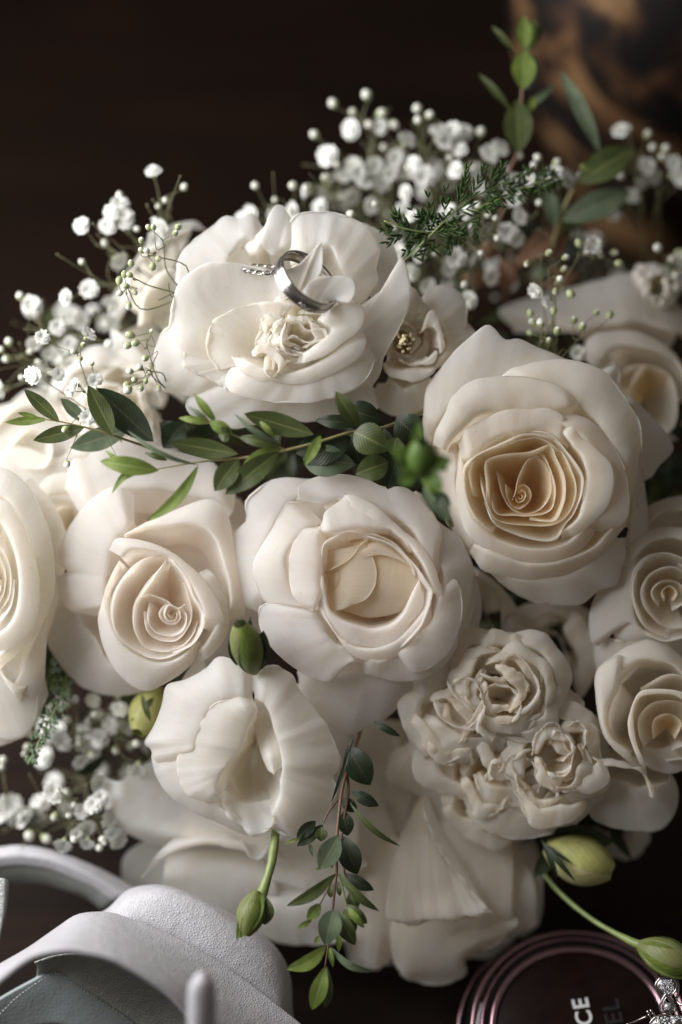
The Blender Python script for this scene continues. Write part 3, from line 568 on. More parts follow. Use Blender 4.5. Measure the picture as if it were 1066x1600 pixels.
f = fl('carnation', 'frilled cream carnation with tightly folded petals, in the shaded lower right', 'flower', (860, 1190), -3.0, 'creamd', -.8)
for cr, d in [([(830, 1180), (840, 1145), (870, 1130), (885, 1170), (905, 1180)], .3), ([(860, 1160), (870, 1140), (895, 1165), (890, 1200), (870, 1210)], .35), ([(880, 1140), (905, 1130), (915, 1160), (905, 1175)], .2), ([(880, 1190), (895, 1175), (890, 1205), (870, 1215), (850, 1205)], .4),
              ([(800, 1190), (830, 1170), (850, 1200), (840, 1240)], .1), ([(840, 1220), (870, 1235), (870, 1250)], .2), ([(780, 1210), (800, 1180), (830, 1190), (840, 1220)], .0), ([(760, 1220), (770, 1190), (800, 1200), (810, 1240)], .0)]:
    f.cup(cr, d, ruf=.1, nu=34)
ruffles(f, 870, 1190, 84, 13, .3, 21, w=46, fall=.55, ruf=.17, mat=M['frill'])
ruffles(f, 770, 1225, 70, 7, -.45, 22, w=58, fall=.5, ruf=.17, mat=M['frill'])
f.cup([(890, 1230), (920, 1200), (945, 1190)], .1, [(895, 1225), (910, 1240), (935, 1235), (952, 1215), (940, 1190), (915, 1180)], .2, hump=.2)
f.cup([(850, 1250), (900, 1240), (940, 1220)], -.3, [(840, 1290), (900, 1285), (950, 1240)], -.7, ruf=.08)
f.cup([(760, 1230), (800, 1260), (850, 1270)], -.6, [(720, 1210), (740, 1280), (800, 1310), (880, 1300)], -1.0, ruf=.08)
f.cup([(790, 1160), (840, 1130), (890, 1120), (930, 1150)], -.6, [(830, 1130), (870, 1110), (930, 1120), (960, 1160)], -1.2, ruf=.1)

f = fl('carnation', 'loose frilly cream petals between the two folded carnations', 'flower', (800, 1150), -3.0, 'creamd', -1.0)
ruffles(f, 800, 1150, 120, 12, .1, 41, w=66, fall=.5, ruf=.17, mat=M['frill'])

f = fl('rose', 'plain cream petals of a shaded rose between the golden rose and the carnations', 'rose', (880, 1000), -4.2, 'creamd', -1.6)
f.cup([(800, 1000), (850, 960), (900, 970)], -1.4, [(780, 980), (820, 945), (890, 940), (930, 970), (940, 1030)], -1.8)
f.cup([(880, 980), (905, 1030), (900, 1080)], -1.2, [(900, 950), (935, 1020), (925, 1060), (905, 1100)], -1.0, hump=.2)
f.cup([(830, 980), (870, 990), (890, 1040)], -1.6)
f = fl('rose', 'sliver of shaded cream rose between the middle rose and the golden rose', 'rose', (760, 960), -4.0, 'creamd', -1.4)
f.cup([(740, 900), (770, 920), (790, 950)], -.9, [(735, 880), (775, 910), (808, 950), (790, 965), (780, 1010)], -1.0)
f.cup([(745, 930), (760, 960), (780, 1000)], -1.0)

f = fl('rose', 'broad blurred cream rose filling the shade under the carnations', 'rose', (740, 1220), -4.8, 'creamd', -1.6)
f.cup([(640, 1160), (660, 1190), (700, 1240), (780, 1280)], -1.2, [(605, 1180), (610, 1220), (650, 1240), (700, 1290), (760, 1312), (830, 1305), (900, 1270)], -1.6, ruf=.03)
f.cup([(660, 1140), (680, 1190), (740, 1230), (830, 1240), (890, 1220)], -.9, [(640, 1130), (650, 1190), (710, 1260), (800, 1290), (880, 1280), (905, 1240)], -1.2, ruf=.05)
f.cup([(700, 1190), (750, 1200), (800, 1180)], -.8, ruf=.05)
f.cup([(620, 1150), (640, 1180), (660, 1200)], -1.8, [(600, 1150), (600, 1200), (620, 1260), (670, 1270)], -2.3)

f = fl('rose', 'drooping cream rose seen from the side with one petal folded down, at the bottom', 'rose', (690, 1270), -4.6, 'creamd', -1.4)
f.sheet([[(640, 1240), (760, 1260)], [(560, 1330), (840, 1320)], [(545, 1430), (600, 1440), (830, 1430)], [(560, 1500), (640, 1500), (780, 1490)]], [-2.6, -2.2, -2.2, -2.8], nu=40, v0=.4, ruf=.12, wob=.08)
f.sheet([[(610, 1290), (560, 1330)], [(640, 1350), (590, 1370), (560, 1400)], [(640, 1430), (590, 1460), (550, 1450)], [(630, 1480), (590, 1510), (552, 1490)]], [-2.0, -1.5, -1.6, -2.1], ruf=.12, v0=.4)
f.sheet([[(740, 1300), (810, 1320)], [(750, 1380), (800, 1385), (835, 1380)], [(740, 1440), (790, 1460), (838, 1440)]], [-2.0, -1.5, -1.9], ruf=.10, v0=.4)
f.sheet([[(770, 1250), (800, 1270), (830, 1290)], [(780, 1320), (820, 1320), (846, 1350)], [(790, 1400), (820, 1410), (849, 1410)], [(790, 1450), (815, 1460), (842, 1445)]], [-2.6, -1.9, -2.0, -2.6], v0=.4)
f.sheet([[(600, 1260), (580, 1260)], [(600, 1330), (560, 1300), (535, 1310)], [(620, 1440), (560, 1420), (520, 1400)], [(610, 1500), (570, 1510), (545, 1500)]], [-2.0, -2.0, -2.1, -2.4], ruf=.05, v0=.4)
f.sheet([[(670, 1240), (780, 1260)], [(680, 1300), (740, 1310), (800, 1330)], [(690, 1400), (740, 1410), (800, 1420)], [(700, 1470), (760, 1480), (800, 1450)]], [-2.2, -1.3, -1.2, -1.6], v0=.3, ruf=.10, wob=.08)
f.sheet([[(620, 1400), (700, 1410), (780, 1410)], [(610, 1460), (700, 1470), (810, 1440)], [(615, 1500), (640, 1515), (700, 1505), (740, 1480), (790, 1460)], [(620, 1510), (640, 1530), (690, 1537), (725, 1520), (730, 1495), (800, 1470)]], [-1.8, -1.4, -1.4, -1.7], ruf=.09, rf=9, v0=.4)
f.sheet([[(650, 1250), (668, 1240), (680, 1260)], [(620, 1320), (670, 1310), (710, 1350)], [(605, 1400), (680, 1390), (750, 1400)], [(604, 1436), (640, 1440), (680, 1435), (730, 1430), (768, 1425)], [(618, 1443), (650, 1446), (690, 1437), (735, 1436), (770, 1428)]], [-1.5, -.7, -.3, -.1, -.35], ruf=.15, rf=7, nu=60, wob=.09, v0=.3)
f.sheet([[(670, 1245), (690, 1290), (720, 1340), (768, 1425)], [(662, 1260), (680, 1310), (715, 1365), (760, 1420)]], [-.8, -.15], ruf=.12, rf=8, v0=.8)

f = fl('rose', 'blurred white rose with a curled outer petal at the lower left, above the shoe', 'rose', (330, 1330), -4.6, 'white', -1.2)
f.sheet([[(300, 1280), (420, 1280)], [(200, 1330), (360, 1400), (480, 1400)], [(190, 1380), (300, 1440), (480, 1450)]], [-2.6, -2.6, -3.2], v0=.4)
f.sheet([[(260, 1180), (330, 1240), (430, 1290)], [(210, 1200), (280, 1280), (420, 1310)], [(188, 1220), (200, 1280), (300, 1310), (440, 1330)], [(162, 1212), (180, 1280), (250, 1315), (340, 1305), (440, 1345)]], [-2.2, -1.5, -1.2, -1.6], ruf=.12, wob=.07, v0=.4)
f.sheet([[(300, 1290), (400, 1310)], [(250, 1330), (330, 1310), (430, 1330)], [(222, 1370), (270, 1335), (330, 1320), (400, 1335), (450, 1350)]], [-1.6, -1.0, -1.0], ruf=.10, v0=.5)
f.sheet([[(330, 1280), (420, 1290), (460, 1290)], [(370, 1310), (400, 1330), (440, 1310)], [(375, 1310), (392, 1340), (410, 1340), (425, 1310)]], [-1.4, -.8, -.6], v0=.5)
f.sheet([[(260, 1330), (400, 1330)], [(255, 1370), (340, 1360), (430, 1380)], [(250, 1400), (340, 1440), (430, 1420)]], [-2.2, -1.6, -2.0], v0=.3)
f = fl('rose', 'blurred white petals of a rose beneath the hanging sprig', 'rose', (470, 1370), -4.8, 'white', -1.6)
f.sheet([[(430, 1290), (560, 1250)], [(400, 1350), (480, 1330), (570, 1320)], [(410, 1400), (480, 1390), (570, 1380)], [(420, 1430), (480, 1460), (560, 1440)]], [-2.4, -2.1, -2.1, -2.6], v0=.5)
f.sheet([[(440, 1340), (540, 1300)], [(430, 1390), (500, 1380), (560, 1340)], [(400, 1420), (480, 1420), (560, 1390)], [(400, 1450), (450, 1470), (520, 1470), (580, 1450)]], [-1.9, -1.5, -1.2, -1.5], v0=.4, ruf=.12, wob=.07)
f.sheet([[(440, 1300), (500, 1290), (560, 1280)], [(430, 1345), (490, 1350), (560, 1330)], [(425, 1370), (480, 1385), (530, 1375), (575, 1350)]], [-1.6, -1.0, -1.0], ruf=.12, v0=.4)
f.sheet([[(520, 1200), (580, 1200)], [(530, 1270), (560, 1290), (610, 1280)], [(530, 1330), (570, 1345), (620, 1320)]], [-2.2, -1.7, -1.6], ruf=.12, v0=.4)
f = fl('rose', 'shaded cream petals between the lower lisianthus and the carnations', 'rose', (590, 1180), -4.2, 'creamd', -1.2)
f.sheet([[(560, 1120), (680, 1130)], [(530, 1170), (600, 1180), (660, 1190)], [(520, 1250), (590, 1240), (640, 1260)], [(530, 1320), (580, 1330), (640, 1300)]], [-2.6, -2.2, -2.2, -2.6], v0=.3)
f = fl('carnation', 'dim dusty mauve petals under the carnations at the lower right', 'flower', (960, 1300), -4.6, 'creamd', -2.4)
f.cup([(940, 1290), (970, 1310), (1000, 1290)], -1.5, [(920, 1280), (940, 1330), (990, 1340), (1020, 1300)], -1.6, ruf=.1)
ruffles(f, 965, 1300, 36, 8, -1.3, 33, w=22, fall=.5, ruf=.1)

# ------------------------------------------------------------------ leaves and sprigs
def leaf(root, b, t, wid, mat, bend=.15, roll=0.0, fold=.12, prof=1.0, name='leaf', nl=12, nw=7, side=0):
    B = P(*b); T = P(*t); ax = T - B; L = np.linalg.norm(ax); ax /= L
    nrm = -FV - ax * np.dot(-FV, ax); nrm /= np.linalg.norm(nrm)
    sd = np.cross(ax, nrm)
    c, s_ = math.cos(roll), math.sin(roll); sd, nrm = sd * c + nrm * s_, nrm * c - sd * s_
    vs = []; uv = []; W = wid * K * .5
    for j in range(nl + 1):
        tt = j / nl; wj = W * (math.sin(math.pi * tt ** prof) ** .8 if 0 < tt < 1 else .0) + W * .015
        cen = B + ax * L * tt + nrm * L * bend * math.sin(math.pi * tt) + sd * side * L * math.sin(math.pi * tt)
        for i in range(nw):
            q = i / (nw - 1) * 2 - 1
            vs.append(cen + sd * wj * q + nrm * (abs(q) * fold * wj * 1.5 + .012 * math.sin(tt * 17 + q * 3) * abs(q)))
            uv.append((q * .5 + .5, tt))
    return mk(name, vs, grid_faces(nl + 1, nw), mat, root, uv)

def bump_twig(root, pts, r, mat, name='stem', n=None):
    v, fc = tube([P(*p) for p in pts], r, 8, n or 8 * len(pts)); return mk(name, v, fc, mat, root)

g = M['leaf']; gd = M['leaf_dark']; gp = M['leaf_pale']; gg = M['leaf_grey']
# long sprig lying across the roses under the ring flower
r = thing('leaf_sprig', 'green leafy sprig lying across the bouquet between the ring flower and the middle rose', 'sprig', P(640, 650, -1.5))
bump_twig(r, [(665, 640, -1.3), (600, 668, -.2), (550, 675, .45), (500, 690, .75), (440, 705, .9), (375, 716, .95), (310, 722, .9), (245, 733, .9)], [.07, .055, .05, .045, .04, .03, .02], M['stem'], n=60)
bump_twig(r, [(445, 702, .9), (400, 690, 1), (365, 680, 1.0), (352, 668, 1.05)], [.03, .02, .02], M['stem'])
T1 = lambda x, y: (130 + x / 1.7767, 590 + y / 1.7767)
def lf(a, b, wd, mat, d=.95, dt=None, **k):
    leaf(r, (*T1(*a), d), (*T1(*b), d if dt is None else dt), wd, mat, **k)
lf((640, 158), (447, 100), 34, g, .9, 1.0, bend=-.05)
lf((430, 212), (240, 180), 30, g, 1.1, 1.2, bend=-.06)
lf((432, 225), (365, 315), 34, g, 1.1, 1.2)
lf((210, 258), (47, 232), 28, gp, 1.0, 1.1, bend=.12)
lf((190, 262), (80, 322), 12, gp, .9, 1.0, side=.2)
lf((110, 240), (62, 202), 7, gp, 1.0)
lf((235, 230), (170, 208), 9, g, .9)
lf((320, 243), (175, 400), 18, gp, .9, 1.0, side=-.1)
lf((320, 243), (122, 145), 9, gg, 1.0, 1.25, roll=.5)
lf((545, 205), (395, 325), 36, g, .95, 1.0)
lf((545, 195), (440, 250), 24, gp, .85)
lf((430, 245), (400, 300), 9, gp, 1.0)
lf((552, 190), (430, 165), 18, g, 1.0)
lf((552, 185), (420, 100), 10, gg, 1.05, 1.3, roll=.4)
lf((415, 158), (350, 120), 20, gp, 1.1, 1.2); lf((412, 155), (375, 160), 24, g, 1.25)
lf((370, 125), (308, 45), 13, gp, 1.15, 1.3); lf((360, 125), (265, 112), 12, gp, 1.15, 1.2); lf((350, 120), (295, 82), 8, gg, 1.1)
lf((660, 160), (615, 245), 17, gp, 1.0, 1.2)
lf((765, 138), (700, 38), 27, g, .9, 1.3)
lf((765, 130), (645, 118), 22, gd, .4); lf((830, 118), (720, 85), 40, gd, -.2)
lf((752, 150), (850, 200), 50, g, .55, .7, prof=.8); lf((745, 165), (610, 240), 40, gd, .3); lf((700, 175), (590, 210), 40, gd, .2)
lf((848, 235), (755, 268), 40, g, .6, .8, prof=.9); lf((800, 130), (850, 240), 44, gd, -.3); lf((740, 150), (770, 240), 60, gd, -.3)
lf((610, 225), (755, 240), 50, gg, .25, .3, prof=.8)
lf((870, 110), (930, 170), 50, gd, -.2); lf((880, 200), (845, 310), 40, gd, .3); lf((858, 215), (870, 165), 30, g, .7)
lf((490, 120), (530, 165), 10, gp, 1.1)

# sprig at the left with the two dark leaves
r = thing('leaf_sprig', 'small leafy sprig reaching left over the blurred white flowers', 'sprig', P(230, 690, -.8))
bump_twig(r, [(235, 700, -1.0), (190, 685, -.3), (150, 672, 0), (100, 660, .1), (70, 655, .1)], [.05, .04, .03, .02], M['stem'])
for a, b_, wd, mt, d in [((93, 659), (38, 608), 22, g, .15), ((75, 655), (8, 660), 14, gp, .1), ((60, 652), (28, 645), 8, gp, .1), ((132, 668), (52, 688), 26, g, .2), ((178, 682), (138, 602), 32, g, .1), ((240, 690), (150, 606), 48, gd, -.5), ((135, 660), (95, 622), 20, gg, -.8), ((110, 700), (200, 672), 36, gg, -.9)]:
    leaf(r, (*a, d), (*b_, d + .15), wd, mt, bend=-.04)
leaf(r, (255, 700, -1.2), (290, 660, -1.2), 40, gd); leaf(r, (290, 690, -1.6), (250, 660, -1.4), 34, gd)

# sprig hanging below the lower lisianthus
r = thing('leaf_sprig', 'hanging leafy sprig with pale young tips below the crumpled lisianthus', 'sprig', P(545, 1170, -1.5))
T2 = lambda x, y: (420 + x / 3.4045, 1130 + y / 3.4045)
q = lambda x, y, d: (*T2(x, y), d)
bump_twig(r, [q(490, 30, -1.8), q(440, 180, -1.0), q(395, 330, -.4), q(372, 500, .1), q(362, 640, .3), q(362, 790, .4), q(350, 900, .45), q(340, 1000, .5), q(318, 1180, .5), q(300, 1300, .5)], [.07, .06, .06, .055, .05, .05, .04, .04, .035, .03], M['stem_red'], n=80)
bump_twig(r, [q(410, 240, -.9), q(425, 360, -.5), q(400, 520, -.4), q(385, 680, -.3), q(405, 800, -.2)], [.05, .045, .04, .035], M['stem_red'])
bump_twig(r, [q(365, 410, -.2), q(320, 470, 0), q(290, 530, .1)], [.035, .03], M['stem_red'])
bump_twig(r, [q(355, 800, .4), q(320, 870, .5), q(275, 960, .55)], [.03, .025], M['stem_red'])
bump_twig(r, [q(372, 800, .4), q(395, 880, .45), q(415, 970, .5)], [.03, .025], M['stem_green'])
for a, b_, wd, mt, d, kw in [((420, 120), (540, 330), 44, gd, -.8, {}), ((470, 130), (500, 320), 36, gd, -1.2, {}), ((330, 430), (455, 70), 6, gd, -.2, {}), ((440, 360), (585, 440), 20, gd, -.5, {}), ((430, 420), (700, 655), 9, g, -.1, dict(side=.06)), ((390, 400), (470, 470), 20, gd, -.6, {}),
        ((250, 520), (148, 610), 20, gd, .2, {}), ((290, 540), (150, 655), 18, gd, .15, {}), ((280, 550), (280, 630), 20, g, .2, {}), ((215, 610), (75, 650), 5, gp, .0, dict(side=.1)), ((215, 630), (235, 710), 6, gg, .1, {}),
        ((400, 470), (420, 600), 26, gd, -.5, {}), ((375, 595), (270, 780), 34, M['leaf_grey'], .5, dict(bend=.08)), ((395, 600), (470, 805), 36, gd, .1, {}), ((345, 700), (335, 775), 7, gp, .3, {}), ((300, 760), (245, 780), 5, gp, .3, {}),
        ((355, 800), (95, 972), 19, g, .6, dict(side=-.05)), ((375, 800), (588, 1000), 14, g, .5, dict(side=.04)), ((400, 800), (560, 888), 20, gd, .3, {}), ((430, 900), (470, 990), 22, g, .2, {}),
        ((275, 960), (205, 1045), 19, gp, .6, {}), ((230, 1045), (150, 1092), 9, gp, .6, {}), ((415, 965), (525, 1065), 20, g, .55, {}), ((420, 975), (510, 1090), 12, gp, .6, {}), ((430, 980), (420, 1060), 14, gp, .5, {}), ((400, 990), (465, 1105), 20, g, .35, {}),
        ((345, 990), (300, 1180), 36, gg, .75, dict(prof=.85)), ((365, 1000), (460, 1180), 26, g, .55, {}), ((375, 1110), (372, 1215), 10, gp, .5, {}), ((270, 1130), (245, 1175), 8, gp, .5, {}),
        ((310, 1180), (90, 1310), 23, gp, .65, dict(side=-.08)), ((330, 1190), (555, 1320), 12, gg, .5, dict(side=.1)), ((325, 1190), (342, 1298), 8, gp, .6, {}),
        ((305, 1290), (230, 1525), 26, gp, .7, dict(prof=1.1)), ((310, 1290), (300, 1515), 22, g, .55, dict(prof=1.2)), ((560, -10), (700, 70), 12, gd, -.9, {}), ((330, 860), (330, 930), 12, g, .1, {}), ((370, 860), (380, 920), 8, g, .1, {})]:
    leaf(r, q(*a, d), q(*b_, d + .1), wd, mt, **kw)

# eucalyptus-like branch against the dark top
r = thing('leaf_sprig', 'tall upright sprig of smooth oval leaves rising into the dark at the top', 'sprig', P(790, 330, -4))
bump_twig(r, [(778, 360, -4.6), (795, 270, -3.9), (808, 240, -3.8), (815, 160, -3.7), (820, 75, -3.7), (820, 30, -3.7)], [.09, .07, .06, .05, .03], M['stem_red'])
for a, b_, wd, mt, d in [((810, 240), (808, 155), 48, g, -3.7), ((818, 140), (818, 78), 40, gp, -3.6), ((825, 140), (832, 85), 26, gg, -3.9), ((820, 78), (818, 25), 26, gp, -3.6), ((822, 85), (835, 30), 20, gp, -3.9), ((806, 84), (768, 40), 11, g, -3.5), ((798, 172), (748, 115), 13, g, -3.5), ((815, 178), (870, 130), 12, gg, -4), ((828, 80), (850, 35), 10, gd, -4), ((826, 175), (836, 150), 14, gp, -3.9)]:
    leaf(r, (*a, d), (*b_, d), wd, mt, bend=.08)
r = thing('leaf_sprig', 'blurred peach brown dried leaves between the fern and the golden rose', 'sprig', P(790, 470, -6))
dry = leaf_mat('dried_peach_leaf', (.25, .14, .09), (.22, .13, .09), (.18, .09, .05), .6, .2)
bump_twig(r, [(790, 470, -6), (790, 430, -5.2), (800, 390, -5)], [.08, .05], M['stem_red'])
for a, b_, wd in [((795, 455), (785, 405), 34), ((780, 400), (745, 385), 30), ((800, 420), (880, 350), 34), ((840, 400), (885, 370), 44), ((830, 440), (905, 430), 40), ((765, 440), (720, 430), 30)]: leaf(r, (*a, -5.2), (*b_, -5.0), wd, dry, bend=.2)
r = thing('leaf_sprig', 'arching sprig of long grey green leaves at the upper right', 'sprig', P(880, 400, -4))
bump_twig(r, [(860, 400, -4.8), (880, 330, -4.2), (905, 280, -3.9), (938, 235, -3.9)], [.09, .07, .05], M['stem'])
for a, b_, wd, mt, d in [((938, 238), (875, 110), 26, gg, -3.9), ((902, 285), (990, 232), 52, g, -3.7), ((878, 345), (985, 300), 46, gg, -4), ((866, 355), (855, 292), 26, gg, -4.2), ((905, 260), (930, 262), 12, gp, -3.6)]:
    leaf(r, (*a, d), (*b_, d), wd, mt, bend=.08)

# dark filler greenery seen in the gaps
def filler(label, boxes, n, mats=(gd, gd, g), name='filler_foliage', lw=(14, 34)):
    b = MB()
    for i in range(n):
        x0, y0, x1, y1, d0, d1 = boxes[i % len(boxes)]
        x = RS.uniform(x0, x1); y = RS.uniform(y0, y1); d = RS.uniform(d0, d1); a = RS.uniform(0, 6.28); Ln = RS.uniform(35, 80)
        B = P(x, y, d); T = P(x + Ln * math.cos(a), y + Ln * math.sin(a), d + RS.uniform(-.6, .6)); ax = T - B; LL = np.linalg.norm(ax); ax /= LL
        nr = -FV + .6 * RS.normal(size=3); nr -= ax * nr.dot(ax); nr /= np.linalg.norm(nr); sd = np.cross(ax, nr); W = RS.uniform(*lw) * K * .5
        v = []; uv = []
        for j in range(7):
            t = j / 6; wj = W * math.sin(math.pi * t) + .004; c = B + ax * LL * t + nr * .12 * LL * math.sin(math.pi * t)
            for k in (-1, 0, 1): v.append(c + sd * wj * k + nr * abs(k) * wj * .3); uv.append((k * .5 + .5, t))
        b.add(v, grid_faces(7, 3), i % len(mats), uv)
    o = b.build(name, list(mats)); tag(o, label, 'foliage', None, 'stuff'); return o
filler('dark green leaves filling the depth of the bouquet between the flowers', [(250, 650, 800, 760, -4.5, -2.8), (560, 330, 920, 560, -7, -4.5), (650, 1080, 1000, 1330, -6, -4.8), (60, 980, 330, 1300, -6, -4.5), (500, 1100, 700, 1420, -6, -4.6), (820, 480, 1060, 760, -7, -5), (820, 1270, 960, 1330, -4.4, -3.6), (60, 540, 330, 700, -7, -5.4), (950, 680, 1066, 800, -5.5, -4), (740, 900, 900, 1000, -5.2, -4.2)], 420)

# ------------------------------------------------------------------ fern
def fern(label, axis, length_px, mat, pin=14, at_d=0, seed=0, dense=1.0, needle=16, name='fern_frond', start=.12):
    rs = np.random.RandomState(seed); c = np.array([P(*p) for p in axis]); c = crom(c, 60)
    root = thing(name, label, 'fern', c[0])
    v, fc = tube(c, [.035, .02], 6, 40); mk('stem', v, fc, M['stem_green'], root)
    T = np.gradient(c, axis=0); T /= np.linalg.norm(T, axis=1, keepdims=True)
    for sgn in (-1, 1):
        for k in range(pin):
            t = start + (1 - start) * k / pin; i = int(t * 59); p0 = c[i]; tv = T[i]
            sd = np.cross(tv, -FV); sd /= np.linalg.norm(sd); sd *= sgn
            L = length_px * K * (math.sin(math.pi * min(1, (t * .85 + .12))) ** .7) * rs.uniform(.8, 1.1)
            dirv = tv * rs.uniform(.6, 1.1) + sd * rs.uniform(.5, .85) - FV * rs.uniform(-.3, .5); dirv /= np.linalg.norm(dirv)
            b = MB(); m = max(3, int(L / .17 * dense)); p1 = p0 + dirv * L
            vv, ff = tube([p0, (p0 + p1) / 2 + tv * L * .06, p1], [.012, .008], 4, 8); b.add(vv, ff)
            for a in range(m):
                if rs.rand() < .12: continue
                u = (a + .6 + rs.uniform(-.3, .3)) / m; pb = p0 + dirv * L * u + tv * L * .24 * u * (1 - u)
                for s2 in (-1, 1):
                    s3 = np.cross(dirv, -FV); s3 /= np.linalg.norm(s3)
                    nd = dirv * rs.uniform(.75, 1.2) + s3 * s2 * rs.uniform(.3, .65) - FV * rs.uniform(-.35, .6); nd /= np.linalg.norm(nd); nl = needle * K * (1 - .45 * u) * rs.uniform(.6, 1.25)
                    w3 = np.cross(nd, -FV); w3 /= np.linalg.norm(w3); w3 *= .042
                    q0, q1, q2 = pb, pb + nd * nl * .6, pb + nd * nl
                    nn = -FV * .02
                    b.add([q0 + w3 * .4, q0 - w3 * .4, q1 + w3, q1 - w3, q1 + nn, q2], [(0, 2, 4), (0, 4, 1), (1, 4, 3), (2, 5, 4), (4, 5, 3), (0, 1, 3, 2), (2, 3, 5)])
            o = b.build('leaflet', mat, root)
            o['kind'] = 'stuff'
fern('feathery dark green fern frond standing up behind the ring flower', [(620, 420, -1.6), (670, 370, -.7), (730, 315, -.6), (800, 280, -1.2)], 66, M['fern'], 8, seed=1, needle=26, dense=.9)
fern('feathery green fern frond pointing left beside the ring flower', [(760, 330, -2.0), (700, 360, -1.0), (645, 360, -.6), (600, 345, -.6)], 62, M['fern'], 7, seed=2, needle=26, dense=.9)
fern('small fern tip running right above the golden rose', [(740, 330, -2.0), (800, 300, -1.8), (840, 285, -1.8), (872, 276, -2.0)], 36, M['fern'], 9, seed=3, needle=18)
fern('grey green fern tip hanging at the lower left by the blurred rose', [(105, 1050, -2.6), (95, 1090, -1.6), (70, 1140, -1.3), (44, 1195, -1.2)], 22, M['fern_grey'], 12, seed=4, needle=13)
fern('blurred green fern frond behind the lower left roses', [(90, 960, -3.4), (85, 1010, -3.0), (75, 1060, -2.8), (40, 1110, -2.8)], 60, M['fern'], 12, seed=5)

# ------------------------------------------------------------------ baby's breath
def blossom_mesh(seed):
    rs = np.random.RandomState(seed); b = MB()
    for ring, (n, rad, h, tilt) in enumerate([(7, .33, .02, .25), (7, .27, .09, .55), (6, .20, .15, .9), (4, .11, .19, 1.25)]):
        for k in range(n):
            a = 2 * math.pi * (k + rs.uniform(-.25, .25) + ring * .5) / n; L = rad * rs.uniform(.85, 1.1); w_ = L * .36
            ct, st = math.cos(tilt), math.sin(tilt); ca, sa = math.cos(a), math.sin(a); v = []
            for (u, ww, z) in [(.1, .25, 0), (.55, .9, .03), (.85, 1.05, .06), (1.0, .7, .02)]:
                for s_ in (-1, 0, 1):
                    uu = u - (.12 if (s_ == 0 and u == 1.0) else 0); x = uu * L * ct - z * st * .3; zz = h + uu * L * st * .6 + z * L + abs(s_) * .025; y = s_ * w_ * ww
                    v.append((x * ca - y * sa, x * sa + y * ca, zz))
            b.add(v, grid_faces(4, 3))
    # calyx
    v = []; 
    for j, (z, r_) in enumerate([(-.20, .02), (-.14, .07), (-.05, .09), (.03, .08)]):
        for i in range(7): v.append((r_ * math.cos(i * .8976), r_ * math.sin(i * .8976), z))
    b.add(v, grid_faces(4, 7, True), 1)
    o = b.build('blossom', [M['gyp'], M['gyp_green']], origin=(0, 0, 0)); me = o.data; bpy.data.objects.remove(o); return me
def bud_mesh(open_=0):
    b = MB(); prof = [(-.15, .015), (-.12, .06), (-.06, .10), (0, .115), (.05, .105), (.10, .07), (.13, .03), (.14, .004)]
    v = [(r_ * math.cos(i * .785) * (1 + .06 * (i % 2)), r_ * math.sin(i * .785) * (1 + .06 * (i % 2)), z) for z, r_ in prof for i in range(8)]
    fcs = grid_faces(8, 8, True); o0 = len(b.v); b.add(v, fcs)
    b.m = [1 if i < 8 * (3 - open_) else 0 for i in range(len(fcs))]
    o = b.build('bud', [M['gyp_bud'], M['gyp_green']], origin=(0, 0, 0)); me = o.data; bpy.data.objects.remove(o); return me
BLO = [blossom_mesh(s) for s in range(5)]; BUD = [bud_mesh(0), bud_mesh(1), bud_mesh(-2)]

def put(me, name, root, pos, nrm, scale):
    o = bpy.data.objects.new(name, me); COL.objects.link(o); o.parent = root
    o.location = Vector((np.array(pos) - np.array(root['origin'])) * .01)
    qn = Vector(nrm).to_track_quat('Z', 'Y'); o.rotation_mode = 'QUATERNION'
    from mathutils import Quaternion
    o.rotation_quaternion = qn @ Quaternion((0, 0, 1), RS.uniform(0, 6.28)); o.scale = (scale,) * 3
    return o

